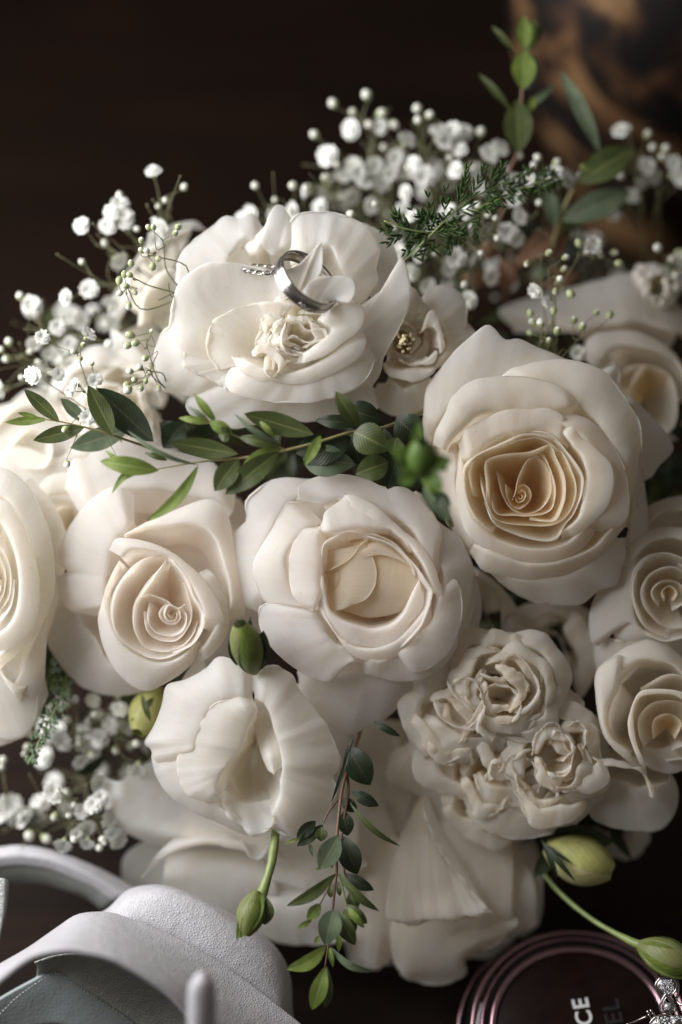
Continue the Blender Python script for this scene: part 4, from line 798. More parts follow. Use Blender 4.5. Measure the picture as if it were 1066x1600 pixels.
def spray(label, root_at, nodes, blossoms, buds, sc=1.0, thick=.022, face=.8):
    """nodes: branching points; blossoms / buds: (x, y, d[, scale])"""
    root = thing('babys_breath', label, "baby's breath", P(*root_at), "sprays of baby's breath in the bouquet")
    nd = [np.array(P(*n[:3])) for n in nodes]; R0 = np.array(P(*root_at)); b = MB()
    for n in nd:
        m = (R0 + n) / 2 + RS.normal(size=3) * .25
        v, fc = tube([R0, m, n], [thick * 1.5, thick], 6, 12); b.add(v, fc)
    for kind, lst in ((0, blossoms), (1, buds)):
        for it in lst:
            p = np.array(P(*it[:3])); s_ = (it[3] if len(it) > 3 else 1.0) * sc
            s_ = s_ * RS.uniform(.82, 1.02) if not kind else (.9 + (s_ - 1) * .55 - .15) * (1.18 if thick < .02 else 1)
            n = min(nd, key=lambda q_: np.linalg.norm(q_ - p) + 1e-6)
            out = p - n; out /= np.linalg.norm(out) + 1e-9
            nr = out * (1 - face * (.75 if not kind else .3)) - FV * face * (.75 if not kind else .3) + RS.normal(size=3) * .25; nr /= np.linalg.norm(nr)
            st = p - nr * .14 * s_
            m = (n + st) / 2 + RS.normal(size=3) * .10 - nr * .12
            v, fc = tube([n, m, st], [thick, thick * .6], 5, 9); b.add(v, fc)
            if RS.rand() < .5:
                v, fc = tube([m - out * .05, m, m + out * .05], [.02, thick * 1.9, .02], 5, 5); b.add(v, fc)
            put(BLO[RS.randint(5)] if not kind else BUD[RS.randint(2) if thick > .02 else RS.choice([0, 2, 2])], 'blossom' if not kind else 'bud', root, p, nr, s_)
    for k in range(min(26, len(blossoms) + len(buds)) if thick > .02 else 0):
        n = nd[k % len(nd)]; q_ = n + RS.normal(size=3) * (.7, .5, .7); m = (R0 + q_) / 2 + RS.normal(size=3) * .3
        v, fc = tube([R0 * .5 + n * .5, m * .3 + n * .7, q_], [thick, thick * .5], 4, 8); b.add(v, fc)
        v, fc = tube([q_ - .01, q_, q_ + .01 + RS.normal(size=3) * .03], [.015, .05, .012], 5, 4); b.add(v, fc)
    b.build('stem', M['gyp_stem'], root)
    return root

Z5 = lambda x, y: (x / 3.23, 240 + y / 3.23)
def z5(l, d, jit=.25): return [(*Z5(*p[:2]), d + RS.uniform(-jit, jit), p[2] if len(p) > 2 else 1.0) for p in l]
spray('blurred spray of baby\'s breath rising at the upper left against the dark', (270, 470, -4.5), [(*Z5(805, 280), -2.9), (*Z5(560, 480), -2.9), (*Z5(500, 650), -2.8), (*Z5(640, 400), -3.2)],
      z5([(775, 100, 1.15), (600, 265, 1.1), (635, 320, 1.1), (545, 375, 1.1), (418, 368, 1.05), (592, 535, 1.2), (455, 680, 1.15), (345, 725, 1.1), (815, 360, 1.2), (790, 430, 1), (570, 300), (640, 350)], -2.8), z5([(930, 168, 1.5), (605, 210, 1.6), (415, 548, 1.3), (530, 450, 1.5), (835, 235, 1.2), (800, 265, 1.2), (690, 380, 1.2), (895, 370, 1.2)], -2.9))
spray('blurred baby\'s breath at the far left edge beside the dark background', (150, 620, -4.5), [(*Z5(200, 860), -3), (*Z5(90, 1040), -3), (*Z5(300, 900), -3.4), (*Z5(130, 1150), -3)],
      z5([(165, 770, 1.2), (15, 1190, 1.3), (290, 880, 1.1), (400, 850), (180, 950), (350, 960), (560, 860), (550, 760), (250, 1000), (330, 1050)], -3.2), z5([(103, 720, 1.7), (45, 950, 1.7), (35, 1035, 1.7), (5, 990, 1.4), (150, 1000, 1.3), (110, 1130, 1.2), (550, 960, 1.8), (190, 1050), (250, 1100)], -2.8))
spray('sharp sprig of small baby\'s breath blossoms over the white flowers at the left', (190, 690, -1.6), [(*Z5(390, 1010), -.3), (*Z5(465, 1070), -.3), (*Z5(430, 1200), -.4), (*Z5(200, 1130), -.8), (*Z5(430, 1290), -.3)],
      z5([(212, 932, .85), (440, 920, 1.1), (172, 1120, 1.05), (483, 1135, .9), (390, 1170, .75), (355, 1200, .6)], -.2, .1) + [(138, 650, -.1, .95), (118, 600, -.5, .7), (90, 585, -1.2, .9)], z5([(405, 1035, .8), (420, 965, .8), (370, 1000, .8), (465, 1060, .7)], -.2, .1) + [(102, 671, .4, 1.1), (105, 725, -.2, 1.1), (190, 730, -.4, .8)], thick=.016)
spray('sharp sprig of green baby\'s breath buds beside the left of the ring flower', (292, 462, -.9), [(*Z5(770, 515), -.1), (*Z5(850, 655), -.2), (*Z5(700, 640), -.1), (*Z5(800, 740), -.3), (*Z5(640, 670), -.1), (*Z5(830, 470), -.4)], [],
      z5([(750, 372, .95), (775, 372, .85), (714, 437, 1), (715, 488, 1), (662, 554, 1), (770, 572, 1.2), (602, 640, 1.25), (628, 608, 1), (655, 612, .9), (635, 668, .9), (650, 770, 1.1), (605, 705, 1), (740, 490, .9), (800, 530, 1), (900, 370, 1), (885, 400), (680, 700, .9)], -.05, .1), thick=.017)
spray('sprig of small buds below the sharp bud sprig, against the ring flower', (262, 610, -1.2), [(*Z5(780, 1040), -.5), (*Z5(770, 1100), -.5), (*Z5(740, 960), -.5)], [],
      z5([(658, 915, 1.4), (645, 968, 1.3), (685, 955, 1.2), (735, 1032, 1.1), (705, 1078, 1.1), (655, 1098, 1.1), (640, 1165, 1.1), (645, 1192, 1.5), (712, 1185, .9), (735, 1150, .8), (802, 1185, .8), (765, 1070, .9), (680, 1140), (765, 895, .5)], -.4, .15), thick=.017)
Z4 = lambda x, y: (480 + x / 2.538, 120 + y / 2.538)
def z4(l, d, jit=.4): return [(*Z4(*p[:2]), d + RS.uniform(-jit, jit), p[2] if len(p) > 2 else 1.0) for p in l]
spray('tall blurred spray of baby\'s breath behind the ring flower at the top', (600, 430, -6.5), [(*Z4(150, 320), -4.6), (*Z4(250, 280), -4.6), (*Z4(340, 320), -4.8), (*Z4(80, 440), -4.4), (*Z4(230, 180), -4.6)],
      z4([(178, 205, 1.35), (85, 312, 1.25), (185, 350, 1.3), (265, 350, 1.25), (70, 450, 1.2), (170, 470, 1.3), (390, 260, 1.2), (350, 320, 1.2), (290, 195, .9), (200, 390, 1.2), (110, 490, 1.2), (230, 430, 1.1), (300, 420, 1.1), (140, 400), (250, 510), (60, 520, 1.1), (10, 460), (330, 380)], -4.5), z4([(237, 72, 2.4), (103, 105, 2.0), (295, 145, 2.2), (345, 190, 2), (245, 190, 1.8), (30, 230, 2), (183, 140, 1.6), (120, 348, 1.5), (5, 440, 1.6), (305, 280, 1.5), (170, 240, 1.4), (70, 400, 1.4)], -4.5))
spray('baby\'s breath cluster in the middle of the top, left of the upright leaf sprig', (690, 430, -6.5), [(*Z4(480, 320), -4.2), (*Z4(560, 280), -4.8), (*Z4(450, 220), -4.8), (*Z4(650, 350), -4.4)],
      z4([(465, 388, 1.3), (525, 230, 1.3), (580, 220, 1.2), (620, 225, 1.2), (595, 370, 1.15), (720, 310, 1.3), (760, 290, 1.2), (660, 370, 1), (690, 430, 1.1), (400, 460), (540, 260, 1.2), (430, 340, .9), (610, 290), (800, 420, 1.3), (820, 480, 1.2), (560, 420)], -4.2), z4([(438, 125, 2.1), (487, 152, 1.9), (442, 172, 1.9), (690, 218, 2), (403, 360, 1.6), (567, 320, 1.3), (600, 318, 1.3), (660, 365, 1.6), (745, 470, 1.2), (843, 315, 1.3), (765, 290, 1.2), (790, 365)], -4.2))
spray('baby\'s breath around the fern, between the ring flower and the golden rose', (700, 500, -5.5), [(*Z4(700, 560), -3.2), (*Z4(620, 640), -3), (*Z4(740, 600), -2.8), (*Z4(560, 700), -3.4), (*Z4(680, 740), -3.4)],
      z4([(800, 610, 1.2), (585, 720, 1.35), (560, 760, 1), (420, 775, 1.1), (725, 790, 1), (480, 830, 1), (560, 540, 1.1), (500, 600), (640, 540), (380, 700), (420, 560), (650, 880), (840, 560), (830, 640), (610, 590), (380, 530, 1.1), (450, 700)], -3.2), z4([(678, 508, 1.6), (718, 548, 1.3), (748, 562, 1.3), (755, 640, 1.5), (508, 702, 1.3), (690, 700, 1.3), (625, 825, 1.8), (500, 605, 1.3), (655, 595, 1.2), (450, 695, 1), (270, 505, 1.3), (175, 545, 1.8), (350, 600, 1)], -2.6, .5))
spray('baby\'s breath over the fern tip and the long grey leaves at the upper right', (850, 400, -6), [(*Z4(950, 380), -3.8), (*Z4(1000, 430), -4), (*Z4(880, 560), -4.2)],
      z4([(1020, 410, 1.3), (980, 385, 1), (890, 410, .9), (1060, 400), (930, 410, .9)], -3.8), z4([(915, 320, 1.6), (900, 350, 1.4), (990, 338, 1.6), (960, 380, 1.2), (920, 500, 1.4), (870, 390, 1.2)], -3.6))
spray('blurred baby\'s breath at the right edge in front of the gold mottled vase', (1010, 420, -7), [(1000, 260, -5), (980, 310, -5.2), (1030, 300, -5)],
      [(972, 208, -4.6, 1.2), (1010, 262, -4.8, 1.2), (985, 310, -5.2, 1.3), (1052, 258, -4.8, 1.2), (1000, 285, -5, 1.1), (1020, 275, -5, 1), (1066, 280, -5, 1.2), (960, 330, -5.4, 1.2)], [(1012, 210, -5, 1.8), (1040, 232, -5, 1.8), (1050, 275, -5, 1.6), (1035, 245, -5, 1.6), (970, 275, -5, 1.5), (1020, 230, -5, 1.6)])
spray('fine baby\'s breath buds and one blossom above the golden rose', (870, 560, -3.6), [(857, 420, -1.8), (868, 440, -1.6), (845, 400, -1.8), (905, 400, -2.4)],
      [(838, 452, -1.7, 1.1), (925, 385, -2.6, 1.35), (925, 395, -3, 1.2), (858, 470, -2, .8)], [(824, 412, -1.6, 1.2), (858, 395, -1.5, 1.3), (884, 402, -1.7, 1.1), (875, 436, -1.5, 1.2), (892, 460, -1.4, 1.6), (868, 455, -1.5, 1), (882, 420, -2, 1), (905, 380, -2.4, 1.4), (968, 412, -2.6, 1.4), (960, 395, -2.8, 1.3), (940, 400, -2.8)], thick=.016)
spray('loose dim buds of baby\'s breath just above the browned tip of the golden rose', (860, 580, -2.6), [(858, 540, -1.6), (845, 535, -1.6), (905, 530, -2), (880, 545, -1.8)], [(905, 550, -2.8, 1.0), (880, 570, -2.6, 1)],
      [(865, 485, -1.6, 1.3), (845, 505, -1.5, 1.5), (871, 517, -1.3, 1.4), (829, 490, -2, 1.2), (832, 503, -2, 1.2), (897, 500, -2, 1.3), (910, 510, -1.8, 1.4), (932, 488, -2, 1.1), (953, 492, -2, 1.3), (858, 532, -1.5, 1), (828, 520, -2, 1)], thick=.018)
spray('baby\'s breath at the right edge above the pale rose', (1060, 520, -6), [(1030, 440, -4), (1045, 420, -4)], [(1066, 395, -4.4, 1.3), (1060, 410, -4.4, 1.1), (1020, 450, -4.4, 1.1)], [(1028, 387, -3.6, 1.9), (1050, 405, -4, 1.5), (1040, 440, -4, 1.5), (1055, 450, -4, 1.5), (1055, 430, -4, 1.4), (1035, 470, -4, 1.4)])
spray('dim baby\'s breath peeking over the top edge of the ring flower', (440, 420, -5), [(430, 330, -4), (470, 330, -4)], [(395, 335, -4.4, 1.1), (460, 330, -4, 1.2), (380, 345, -4.4), (430, 335, -4.4)], [(399, 290, -3.4, 1.7), (458, 290, -3.4, 1.9), (478, 294, -3.4, 1.7), (430, 312, -3.6, 1.2)])
Z3 = lambda x, y: (x / 3.807, 1020 + y / 3.807)
def z3(l, d, jit=.3): return [(*Z3(*p[:2]), d + RS.uniform(-jit, jit), p[2] if len(p) > 2 else 1.0) for p in l]
spray('baby\'s breath in the gap under the blush rose, beside the yellow green bud', (230, 1130, -5.6), [(*Z3(560, 420), -3.2), (*Z3(680, 500), -3), (*Z3(450, 480), -3.2)],
      z3([(735, 450, 1.25), (710, 340, 1.1), (555, 290, 1), (380, 520, 1.2), (610, 495, 1.1), (380, 290, 1), (480, 540), (660, 430), (320, 490, 1.1), (820, 680, 1.2), (470, 640), (540, 420, .9)], -3), z3([(565, 370, 1.8), (400, 400, 1.9), (545, 605, 2), (175, 480, 1.7), (165, 560, 1.7), (690, 580, 1.6), (810, 540, 1.7), (470, 540, 1.5), (150, 600, 1.4), (400, 310, 1.6), (700, 260, 1.4)], -2.8))
spray('bright baby\'s breath cluster above the white shoe strap', (190, 1310, -4.6), [(*Z3(400, 880), -2.4), (*Z3(470, 980), -2.4), (*Z3(250, 960), -3), (*Z3(560, 980), -2.8)],
      z3([(315, 838, 1.25), (510, 1030, 1.25), (560, 910, 1.1), (645, 980, 1.2), (380, 1130, 1.2), (690, 1100, 1.2), (570, 770, 1.1), (490, 950), (600, 860), (660, 1060), (520, 1120), (450, 1080, .8)], -2.3), z3([(325, 975, 1.6), (440, 1110, 1.4), (410, 970, 1.2), (610, 1110, 1.5), (440, 905, 1.2), (590, 1160, 1.6), (620, 1130)], -2.2))
spray('strongly blurred baby\'s breath low at the left edge', (110, 1330, -4.8), [(*Z3(150, 980), -3.4), (*Z3(60, 960), -3.6)],
      z3([(50, 920, 1.7), (190, 950, 1.7), (160, 1000, 1.3), (240, 900, 1.3), (120, 960), (30, 950, 1.3)], -3.8), z3([(175, 1085, 2.4), (275, 1105, 2.2), (20, 640, 1.8), (10, 680, 1.5), (395, 830, 1.6)], -3.4))

rg = np.random.RandomState(77)
def rnd(n, x0, y0, x1, y1, d0, d1, s0=.8, s1=1.3): return [(rg.uniform(x0, x1), rg.uniform(y0, y1), rg.uniform(d0, d1), rg.uniform(s0, s1)) for _ in range(n)]
spray("deep haze of blurred baby's breath behind the fern at the top", (660, 470, -9), rnd(5, 540, 270, 740, 340, -8, -7), rnd(14, 500, 250, 780, 400, -8, -6.4), rnd(30, 500, 230, 800, 420, -8, -6))
spray("deep blurred baby's breath between the fern and the pale rose at the upper right", (820, 520, -9), rnd(4, 740, 380, 950, 440, -8, -6.5), rnd(16, 700, 360, 980, 470, -7.6, -6), rnd(22, 700, 330, 1000, 480, -7.6, -5.6))
spray("deep blurred baby's breath behind the white flowers at the left", (170, 620, -8), rnd(4, 60, 500, 260, 580, -7, -6), rnd(20, 40, 470, 260, 620, -7, -5.2), rnd(14, 20, 470, 260, 620, -7, -5))
spray("deep blurred baby's breath in the dark gap at the lower left", (200, 1200, -6.5), rnd(3, 120, 1100, 230, 1250, -5.6, -5), rnd(18, 70, 1080, 240, 1290, -5.6, -4.6), rnd(16, 60, 1080, 240, 1300, -5.6, -4.6))

# ------------------------------------------------------------------ lisianthus buds on their stems
def bud(root, base, tip, wid, mats, seed=0, twist=.9, name='bud_petal'):
    B = np.array(P(*base)); T = np.array(P(*tip)); ax = T - B; L = np.linalg.norm(ax); ax /= L
    s1 = np.cross(ax, -FV); s1 /= np.linalg.norm(s1); s2 = np.cross(ax, s1); R = wid * K * .5
    for k in range(4):
        v = []; uv = []; nu, nv = 12, 14
        for j in range(nv):
            t = j / (nv - 1); rad = R * (math.sin(math.pi * (t * .86 + .06)) ** .75) * (1 + .05 * k * t)
            for i in range(nu):
                u = i / (nu - 1); a = k * 1.571 + (u - .5) * 2.1 + twist * t + seed; rr = rad * (1 + .10 * (u - .5)) + .01 * noise.noise(Vector((u * 4, t * 4, k + seed)))
                v.append(B + ax * L * t * (1 - .04 * abs(u - .5)) + rr * (math.cos(a) * s1 + math.sin(a) * s2)); uv.append((u, .35 + t * .6))
        mk(name, v, grid_faces(nv, nu), mats[k % len(mats)], root, uv)
bm1 = leaf_mat('green_bud', (.19, .215, .085), (.15, .18, .08), (.21, .235, .095), .5)
bm2 = leaf_mat('yellow_green_bud', (.50, .52, .20), (.35, .40, .12), (.55, .56, .25), .5, .3)
bm3 = leaf_mat('deep_green_bud', (.15, .20, .045), (.12, .16, .04), (.18, .22, .06), .4)
bm4 = leaf_mat('cream_yellow_bud', (.66, .64, .34), (.45, .47, .18), (.6, .6, .3), .5, .3)
r = thing('flower_bud', 'plump green bud nestling between the blush rose and the lisianthus below', 'flower bud', P(395, 1045, -.9))
bud(r, (398, 1050, .0), (374, 974, 1.3), 50, [bm1, bm1, bm3], 1)
leaf(r, (405, 1048, .2), (412, 985, .9), 30, gd, bend=.1); leaf(r, (370, 1040, .6), (362, 985, 1.0), 18, gd, bend=.1); leaf(r, (392, 985, 1.0), (391, 963, 1.1), 6, gd)
r = thing('flower_bud', 'green bud drooping on a thick stem over the white shoe', 'flower bud', P(430, 1300, -1))
v, fc = tube([P(431, 1285, -1.6), P(430, 1308, -.6), P(424, 1350, -.1), P(411, 1392, .2), P(404, 1405, .3)], [.13, .14, .15, .13, .2], 12, 30); mk('stem', v, fc, M['stem_green'], r)
bud(r, (402, 1392, .3), (384, 1462, .7), 42, [bm1, bm3], 2, twist=.3)
leaf(r, (412, 1395, .5), (376, 1466, .8), 26, M['leaf_pale'], bend=.12); leaf(r, (414, 1400, .4), (414, 1445, .4), 30, g, bend=.2); leaf(r, (392, 1400, .5), (370, 1470, .7), 16, gp, bend=.1)
r = thing('flower_bud', 'yellow green half open bud in the gap at the lower left under the blush rose', 'flower bud', P(235, 1085, -3.2))
bud(r, (248, 1075, -3.0), (215, 1145, -2.0), 56, [bm2, bm2, bm4], 3); leaf(r, (222, 1085, -1.8), (236, 1128, -1.6), 10, g); leaf(r, (240, 1090, -1.8), (225, 1110, -1.6), 10, g)
r = thing('flower_bud', 'pale yellow bud lying in the shade at the lower right of the bouquet', 'flower bud', P(840, 1320, -3))
bud(r, (852, 1322, -2.2), (958, 1362, -1.8), 74, [bm2, bm4], .5, twist=.35)
leaf(r, (845, 1312, -1.7), (900, 1378, -1.1), 9, gd); leaf(r, (848, 1315, -1.7), (872, 1370, -1.3), 9, gd); leaf(r, (848, 1316, -1.8), (895, 1350, -1.2), 6, gd)
leaf(r, (835, 1300, -2.6), (960, 1315, -2.2), 46, gd, bend=.1); leaf(r, (860, 1330, -2.6), (836, 1370, -2.2), 26, gd)
r = thing('flower_bud', 'glossy green bud on a long stem leaning over the perfume bottle', 'flower bud', P(860, 1380, -2.6))
v, fc = tube([P(845, 1360, -3.0), P(880, 1400, -2.4), P(930, 1440, -1.6), P(985, 1470, -.7), P(1005, 1478, -.4)], [.07, .075, .08, .09, .16], 10, 30); mk('stem', v, fc, M['stem_green'], r)
bud(r, (998, 1476, -.4), (1085, 1512, .4), 56, [bm3, bm1], 2.2, twist=.25)
leaf(r, (1002, 1474, -.1), (1066, 1492, .5), 22, bm3, bend=.14); leaf(r, (1000, 1486, -.1), (1070, 1530, .4), 22, bm3, bend=.14)
r = thing('flower_bud', 'blurred bright green bud and sepals standing close to the lens by the golden rose', 'flower bud', P(690, 790, 1.2))
v, fc = tube([P(705, 820, .8), P(690, 790, 2.0), P(668, 750, 3.0), P(655, 720, 3.4)], [.1, .12, .14, .2], 10, 20); mk('stem', v, fc, M['stem_green'], r)
bright = leaf_mat('bright_green_sepal', (.10, .175, .035), (.11, .17, .05), (.12, .19, .05), .5, .25)
bud(r, (655, 745, 3.2), (660, 690, 4.2), 44, [bright, bright], 0)
for a, b_, wd in [((650, 725), (655, 655), 20), ((650, 725), (612, 700), 30), ((655, 730), (706, 718), 28), ((660, 715), (700, 735), 22), ((645, 735), (625, 760), 24), ((665, 740), (690, 770), 26), ((640, 720), (625, 735), 26)]:
    leaf(r, (*a, 3.6), (*b_, 4.0), wd, bright, bend=.12)
for a, b_, wd in [((672, 760), (700, 815), 26), ((665, 755), (678, 800), 18), ((680, 770), (704, 790), 18)]:
    leaf(r, (*a, 2.4), (*b_, 2.6), wd, M['leaf_grey'], bend=.1)

# ------------------------------------------------------------------ rings
def basis(n):
    n = np.array(n, dtype=float); n = n[0] * XV + n[1] * UV_ - n[2] * FV; n /= np.linalg.norm(n)
    a = np.cross(n, FV); a /= np.linalg.norm(a); return n, a, np.cross(n, a)
n, a, b_ = basis((.62, .58, .60)); C0 = np.array(P(486, 433, .70)); R0 = 1.10; WD = .46
r = thing('wedding_ring', 'wide silver wedding band standing in the petals of the top flower', 'ring', C0 - UV_ * .9)
def lathe(prof, cen, n, a, b_, seg=96, amp=None):
    v = []
    for (rad, h) in prof:
        for k in range(seg):
            t = 2 * math.pi * k / seg; v.append(cen + (rad * math.cos(t)) * a + (rad * math.sin(t)) * b_ + n * h)
    return v
prof = [(R0 - .085, 0), (R0 - .095, -WD / 2), (R0 - .085, -WD), (R0 - .03, -WD), (R0 - .005, -WD + .02), (R0 + .005, -WD + .05), (R0 - .012, -WD + .07), (R0 + .012, -WD / 2 - .05), (R0 + .0, -.17), (R0 - .03, -.15), (R0 + .0, -.13), (R0 + .005, -.10), (R0 - .025, -.08), (R0 + .0, -.06), (R0 - .01, -.015), (R0 - .04, 0)]
v = lathe(prof, C0, n, a, b_); fc = grid_faces(len(prof) + 1, 96, True); fc = [tuple(i % len(v) for i in q_) for q_ in fc]
mk('band', v, fc, M['silver'], r)
# brushed engraved strip round the outside, with raised scrolls
pf = [(R0 + .010, -WD + .085), (R0 + .020, -WD / 2 - .05), (R0 + .008, -.185)]
mk('brushed_strip', lathe(pf, C0, n, a, b_), grid_faces(3, 96, True), M['silver_dark'], r)
b = MB()
def on_ring(th, h, up=.03): return C0 + (R0 + up) * (math.cos(th) * a + math.sin(th) * b_) + n * h
# angle of the visible scroll: the lowest part of the band
best = min(np.linspace(0, 6.28, 180), key=lambda t: abs(np.dot((on_ring(t, -.3) - np.array(P(480, 478, .5))), XV)) + abs(np.dot((on_ring(t, -.3) - np.array(P(480, 478, .5))), UV_)))
for s0, ph in ((-.16, 0), (-.02, 2), (.13, 4)):
    pts = [on_ring(best + s0 + (.085 * math.cos(t + ph)) * (1 - t * .09), -.31 + .10 * math.sin(t + ph) * (1 - t * .09), .035) for t in np.linspace(0, 8.5, 26)]
    vv, ff = tube(pts, .014, 6, 50); b.add(vv, ff)
b.build('scroll_engraving', M['silver'], r)
n, a, b_ = basis((.10, .62, .78)); C1 = np.array(P(405, 455, -.35)); Rr = .92
r = thing('diamond_ring', 'thin twisted silver ring with tiny diamonds, half sunk in petals', 'ring', C1)
# its visible arc lies along the petal edge
pts = []
n, a, b_ = basis((0.05, .95, .30)); C1 = np.array(P(407, 421, -.35))
for s_, ph in ((1, 0), (1, math.pi)):
    pts = []
    for k in range(120):
        t = 2 * math.pi * k / 119; tw = t * 7 + ph
        pts.append(C1 + (Rr * .62 + .045 * math.cos(tw)) * (math.cos(t) * a + math.sin(t) * b_) + n * .055 * math.sin(tw))
    v, fc = tube(pts, .03, 7, 300, False); mk('twisted_wire', v, fc, M['silver'], r)
gem_m, nt, N = new_mat('clear_gem'); pr = N('ShaderNodeBsdfPrincipled'); pr.inputs['Base Color'].default_value = (.95, .96, 1, 1); pr.inputs['Roughness'].default_value = .02; pr.inputs['Metallic'].default_value = .75; pr.inputs['Specular IOR Level'].default_value = 1
tcg = N('ShaderNodeTexCoord'); ng = N('ShaderNodeTexNoise'); ng.inputs['Scale'].default_value = 1500; nt.links.new(tcg.outputs['Object'], ng.inputs['Vector']); bg_ = N('ShaderNodeBump'); bg_.inputs['Distance'].default_value = .0002; nt.links.new(ng.outputs[0], bg_.inputs['Height']); nt.links.new(bg_.outputs[0], pr.inputs['Normal'])
nt.links.new(pr.outputs[0], N('ShaderNodeOutputMaterial').inputs[0])
def gem_mesh():
    v = [(0, 0, .03)] + [(.6 * math.cos(i * 1.047), .6 * math.sin(i * 1.047), .35) for i in range(6)] + [(math.cos(i * 1.047 + .52), math.sin(i * 1.047 + .52), 0) for i in range(6)] + [(0, 0, -.6)]
    v[0] = (0, 0, .42)
    f_ = [(0, 1 + i, 1 + (i + 1) % 6) for i in range(6)] + [(1 + i, 7 + i, 1 + (i + 1) % 6) for i in range(6)] + [(1 + i, 7 + (i - 1) % 6, 7 + i) for i in range(6)] + [(7 + i, 13, 7 + (i + 1) % 6) for i in range(6)]
    o = mk('gem', v, f_, gem_m, None, None, False, (0, 0, 0)); me = o.data; bpy.data.objects.remove(o); return me
GEM = gem_mesh()
for k in range(14):
    t = k / 14 * 2 * math.pi; put(GEM, 'gem', r, C1 + Rr * .62 * (math.cos(t) * a + math.sin(t) * b_) - FV * .05, -FV + .3 * RS.normal(size=3), .045)

# ------------------------------------------------------------------ white leather shoe
def leather(name, col, scale=200, rough=.42, depth=.00022, spec=.4):
    m, nt, N = new_mat(name); L = nt.links.new
    out = N('ShaderNodeOutputMaterial'); tc = N('ShaderNodeTexCoord')
    vo = N('ShaderNodeTexVoronoi', feature='DISTANCE_TO_EDGE'); vo.inputs['Scale'].default_value = scale * 4; L(tc.outputs['Object'], vo.inputs['Vector'])
    nz = N('ShaderNodeTexNoise'); nz.inputs['Scale'].default_value = scale; nz.inputs['Detail'].default_value = 5; L(tc.outputs['Object'], nz.inputs['Vector'])
    mx = N('ShaderNodeMath', operation='MULTIPLY_ADD'); L(nz.outputs[0], mx.inputs[0]); mx.inputs[1].default_value = .8; L(vo.outputs[0], mx.inputs[2])
    bp = N('ShaderNodeBump'); bp.inputs['Strength'].default_value = .8; bp.inputs['Distance'].default_value = depth; L(mx.outputs[0], bp.inputs['Height'])
    c = np.array(col); r_ = ramp(N, [(.3, tuple(c * .86)), (.7, tuple(c))]); L(nz.outputs[0], r_.inputs[0])
    pr = N('ShaderNodeBsdfPrincipled'); L(r_.outputs[0], pr.inputs['Base Color']); pr.inputs['Roughness'].default_value = rough; pr.inputs['Specular IOR Level'].default_value = spec; L(bp.outputs[0], pr.inputs['Normal'])
    L(pr.outputs[0], out.inputs[0]); return m
LW = leather('white_leather', (.52, .515, .54), 300, .4, .00042); LG = leather('grey_lining', (.38, .40, .375), 260, .26, .0006, 1.0); LI = leather('grey_insole', (.29, .33, .335), 160, .55, .0002)
r = thing('shoe', 'white grained leather shoe with curved straps and a grey stitched insole, at the lower left', 'shoe', P(230, 1560, -3.5))
Z6 = lambda x, y: (x / 2.2208, 1290 + y / 2.2208)
def slab(rows, ds, mat, name, thick=.16, nu=40, sub=6, parent=None):
    W = []
    for rw, d in zip(rows, ds):
        q_ = np.array([Z6(*p) for p in rw]); q_ = np.hstack([q_, spread(d, len(rw))[:, None]]); q_ = crom(q_, nu); W.append(np.array([P(*p) for p in q_]))
    g_ = crom_v(W, sub); nrm = grid_normals(g_)
    if np.mean(nrm @ FV) > 0: nrm = -nrm
    nv = len(g_); back = g_ - nrm * thick
    # rounded edge all round: pull the outer rows in a little and join the two skins
    v = np.vstack([g_.reshape(-1, 3), back.reshape(-1, 3)]); F = grid_faces(nv, nu); o_ = nv * nu; fs = F + [tuple(i + o_ for i in q_[::-1]) for q_ in F]
    ring = [i for i in range(nu)] + [j * nu + nu - 1 for j in range(1, nv)] + [(nv - 1) * nu + i for i in range(nu - 2, -1, -1)] + [j * nu for j in range(nv - 2, 0, -1)]
    for i in range(len(ring)):
        p, q2 = ring[i], ring[(i + 1) % len(ring)]; fs.append((p, p + o_, q2 + o_, q2))
    uv = np.vstack([grid_uv(nv, nu)] * 2)
    o = mk(name, v, fs, mat, parent or r, uv)
    m_ = o.modifiers.new('edge', 'BEVEL'); m_.width = .0005; m_.segments = 2; m_.limit_method = 'ANGLE'; m_.angle_limit = 1.0
    return o
# rounded heel cup
slab([[(300, 320), (370, 290), (440, 225), (520, 205), (600, 212), (700, 250), (800, 302), (900, 368), (972, 440), (1010, 530), (1016, 640), (1030, 720)],
      [(290, 330), (380, 300), (460, 250), (540, 232), (620, 245), (720, 290), (810, 350), (890, 410), (950, 480), (985, 560), (1000, 650), (1010, 720)],
      [(280, 345), (380, 330), (480, 330), (560, 350), (640, 390), (720, 430), (790, 480), (850, 530), (900, 580), (950, 630), (980, 680), (990, 720)],
      [(280, 400), (380, 400), (480, 420), (560, 450), (640, 500), (700, 540), (760, 590), (800, 620), (850, 660), (880, 690), (900, 710), (910, 730)]],
     [(-1.8, -1.5, -1.6), (-1.0, -.75, -1.0), (-.5, -.3, -.5), (-.7, -.4, -.5)], LW, 'heel_cup', nu=60)
# front upper band that sweeps across to the lower right
slab([[(-30, 500), (0, 478), (100, 420), (200, 350), (270, 306), (360, 297), (430, 312), (560, 362), (700, 432), (850, 532), (1020, 665), (1060, 700)],
      [(-30, 520), (0, 495), (100, 432), (200, 375), (280, 345), (370, 345), (450, 370), (560, 425), (680, 500), (800, 590), (900, 660), (980, 720)],
      [(-30, 560), (0, 525), (100, 450), (200, 428), (300, 436), (400, 462), (500, 518), (580, 575), (640, 640), (680, 700), (720, 740), (760, 780)]],
     [(.8, .6, .0, -.1, -.1), (2.2, 2.0, 1.3, .8, .4), (3.6, 3.8, 3.2, 2.6, 2.0)], LW, 'upper', nu=60)
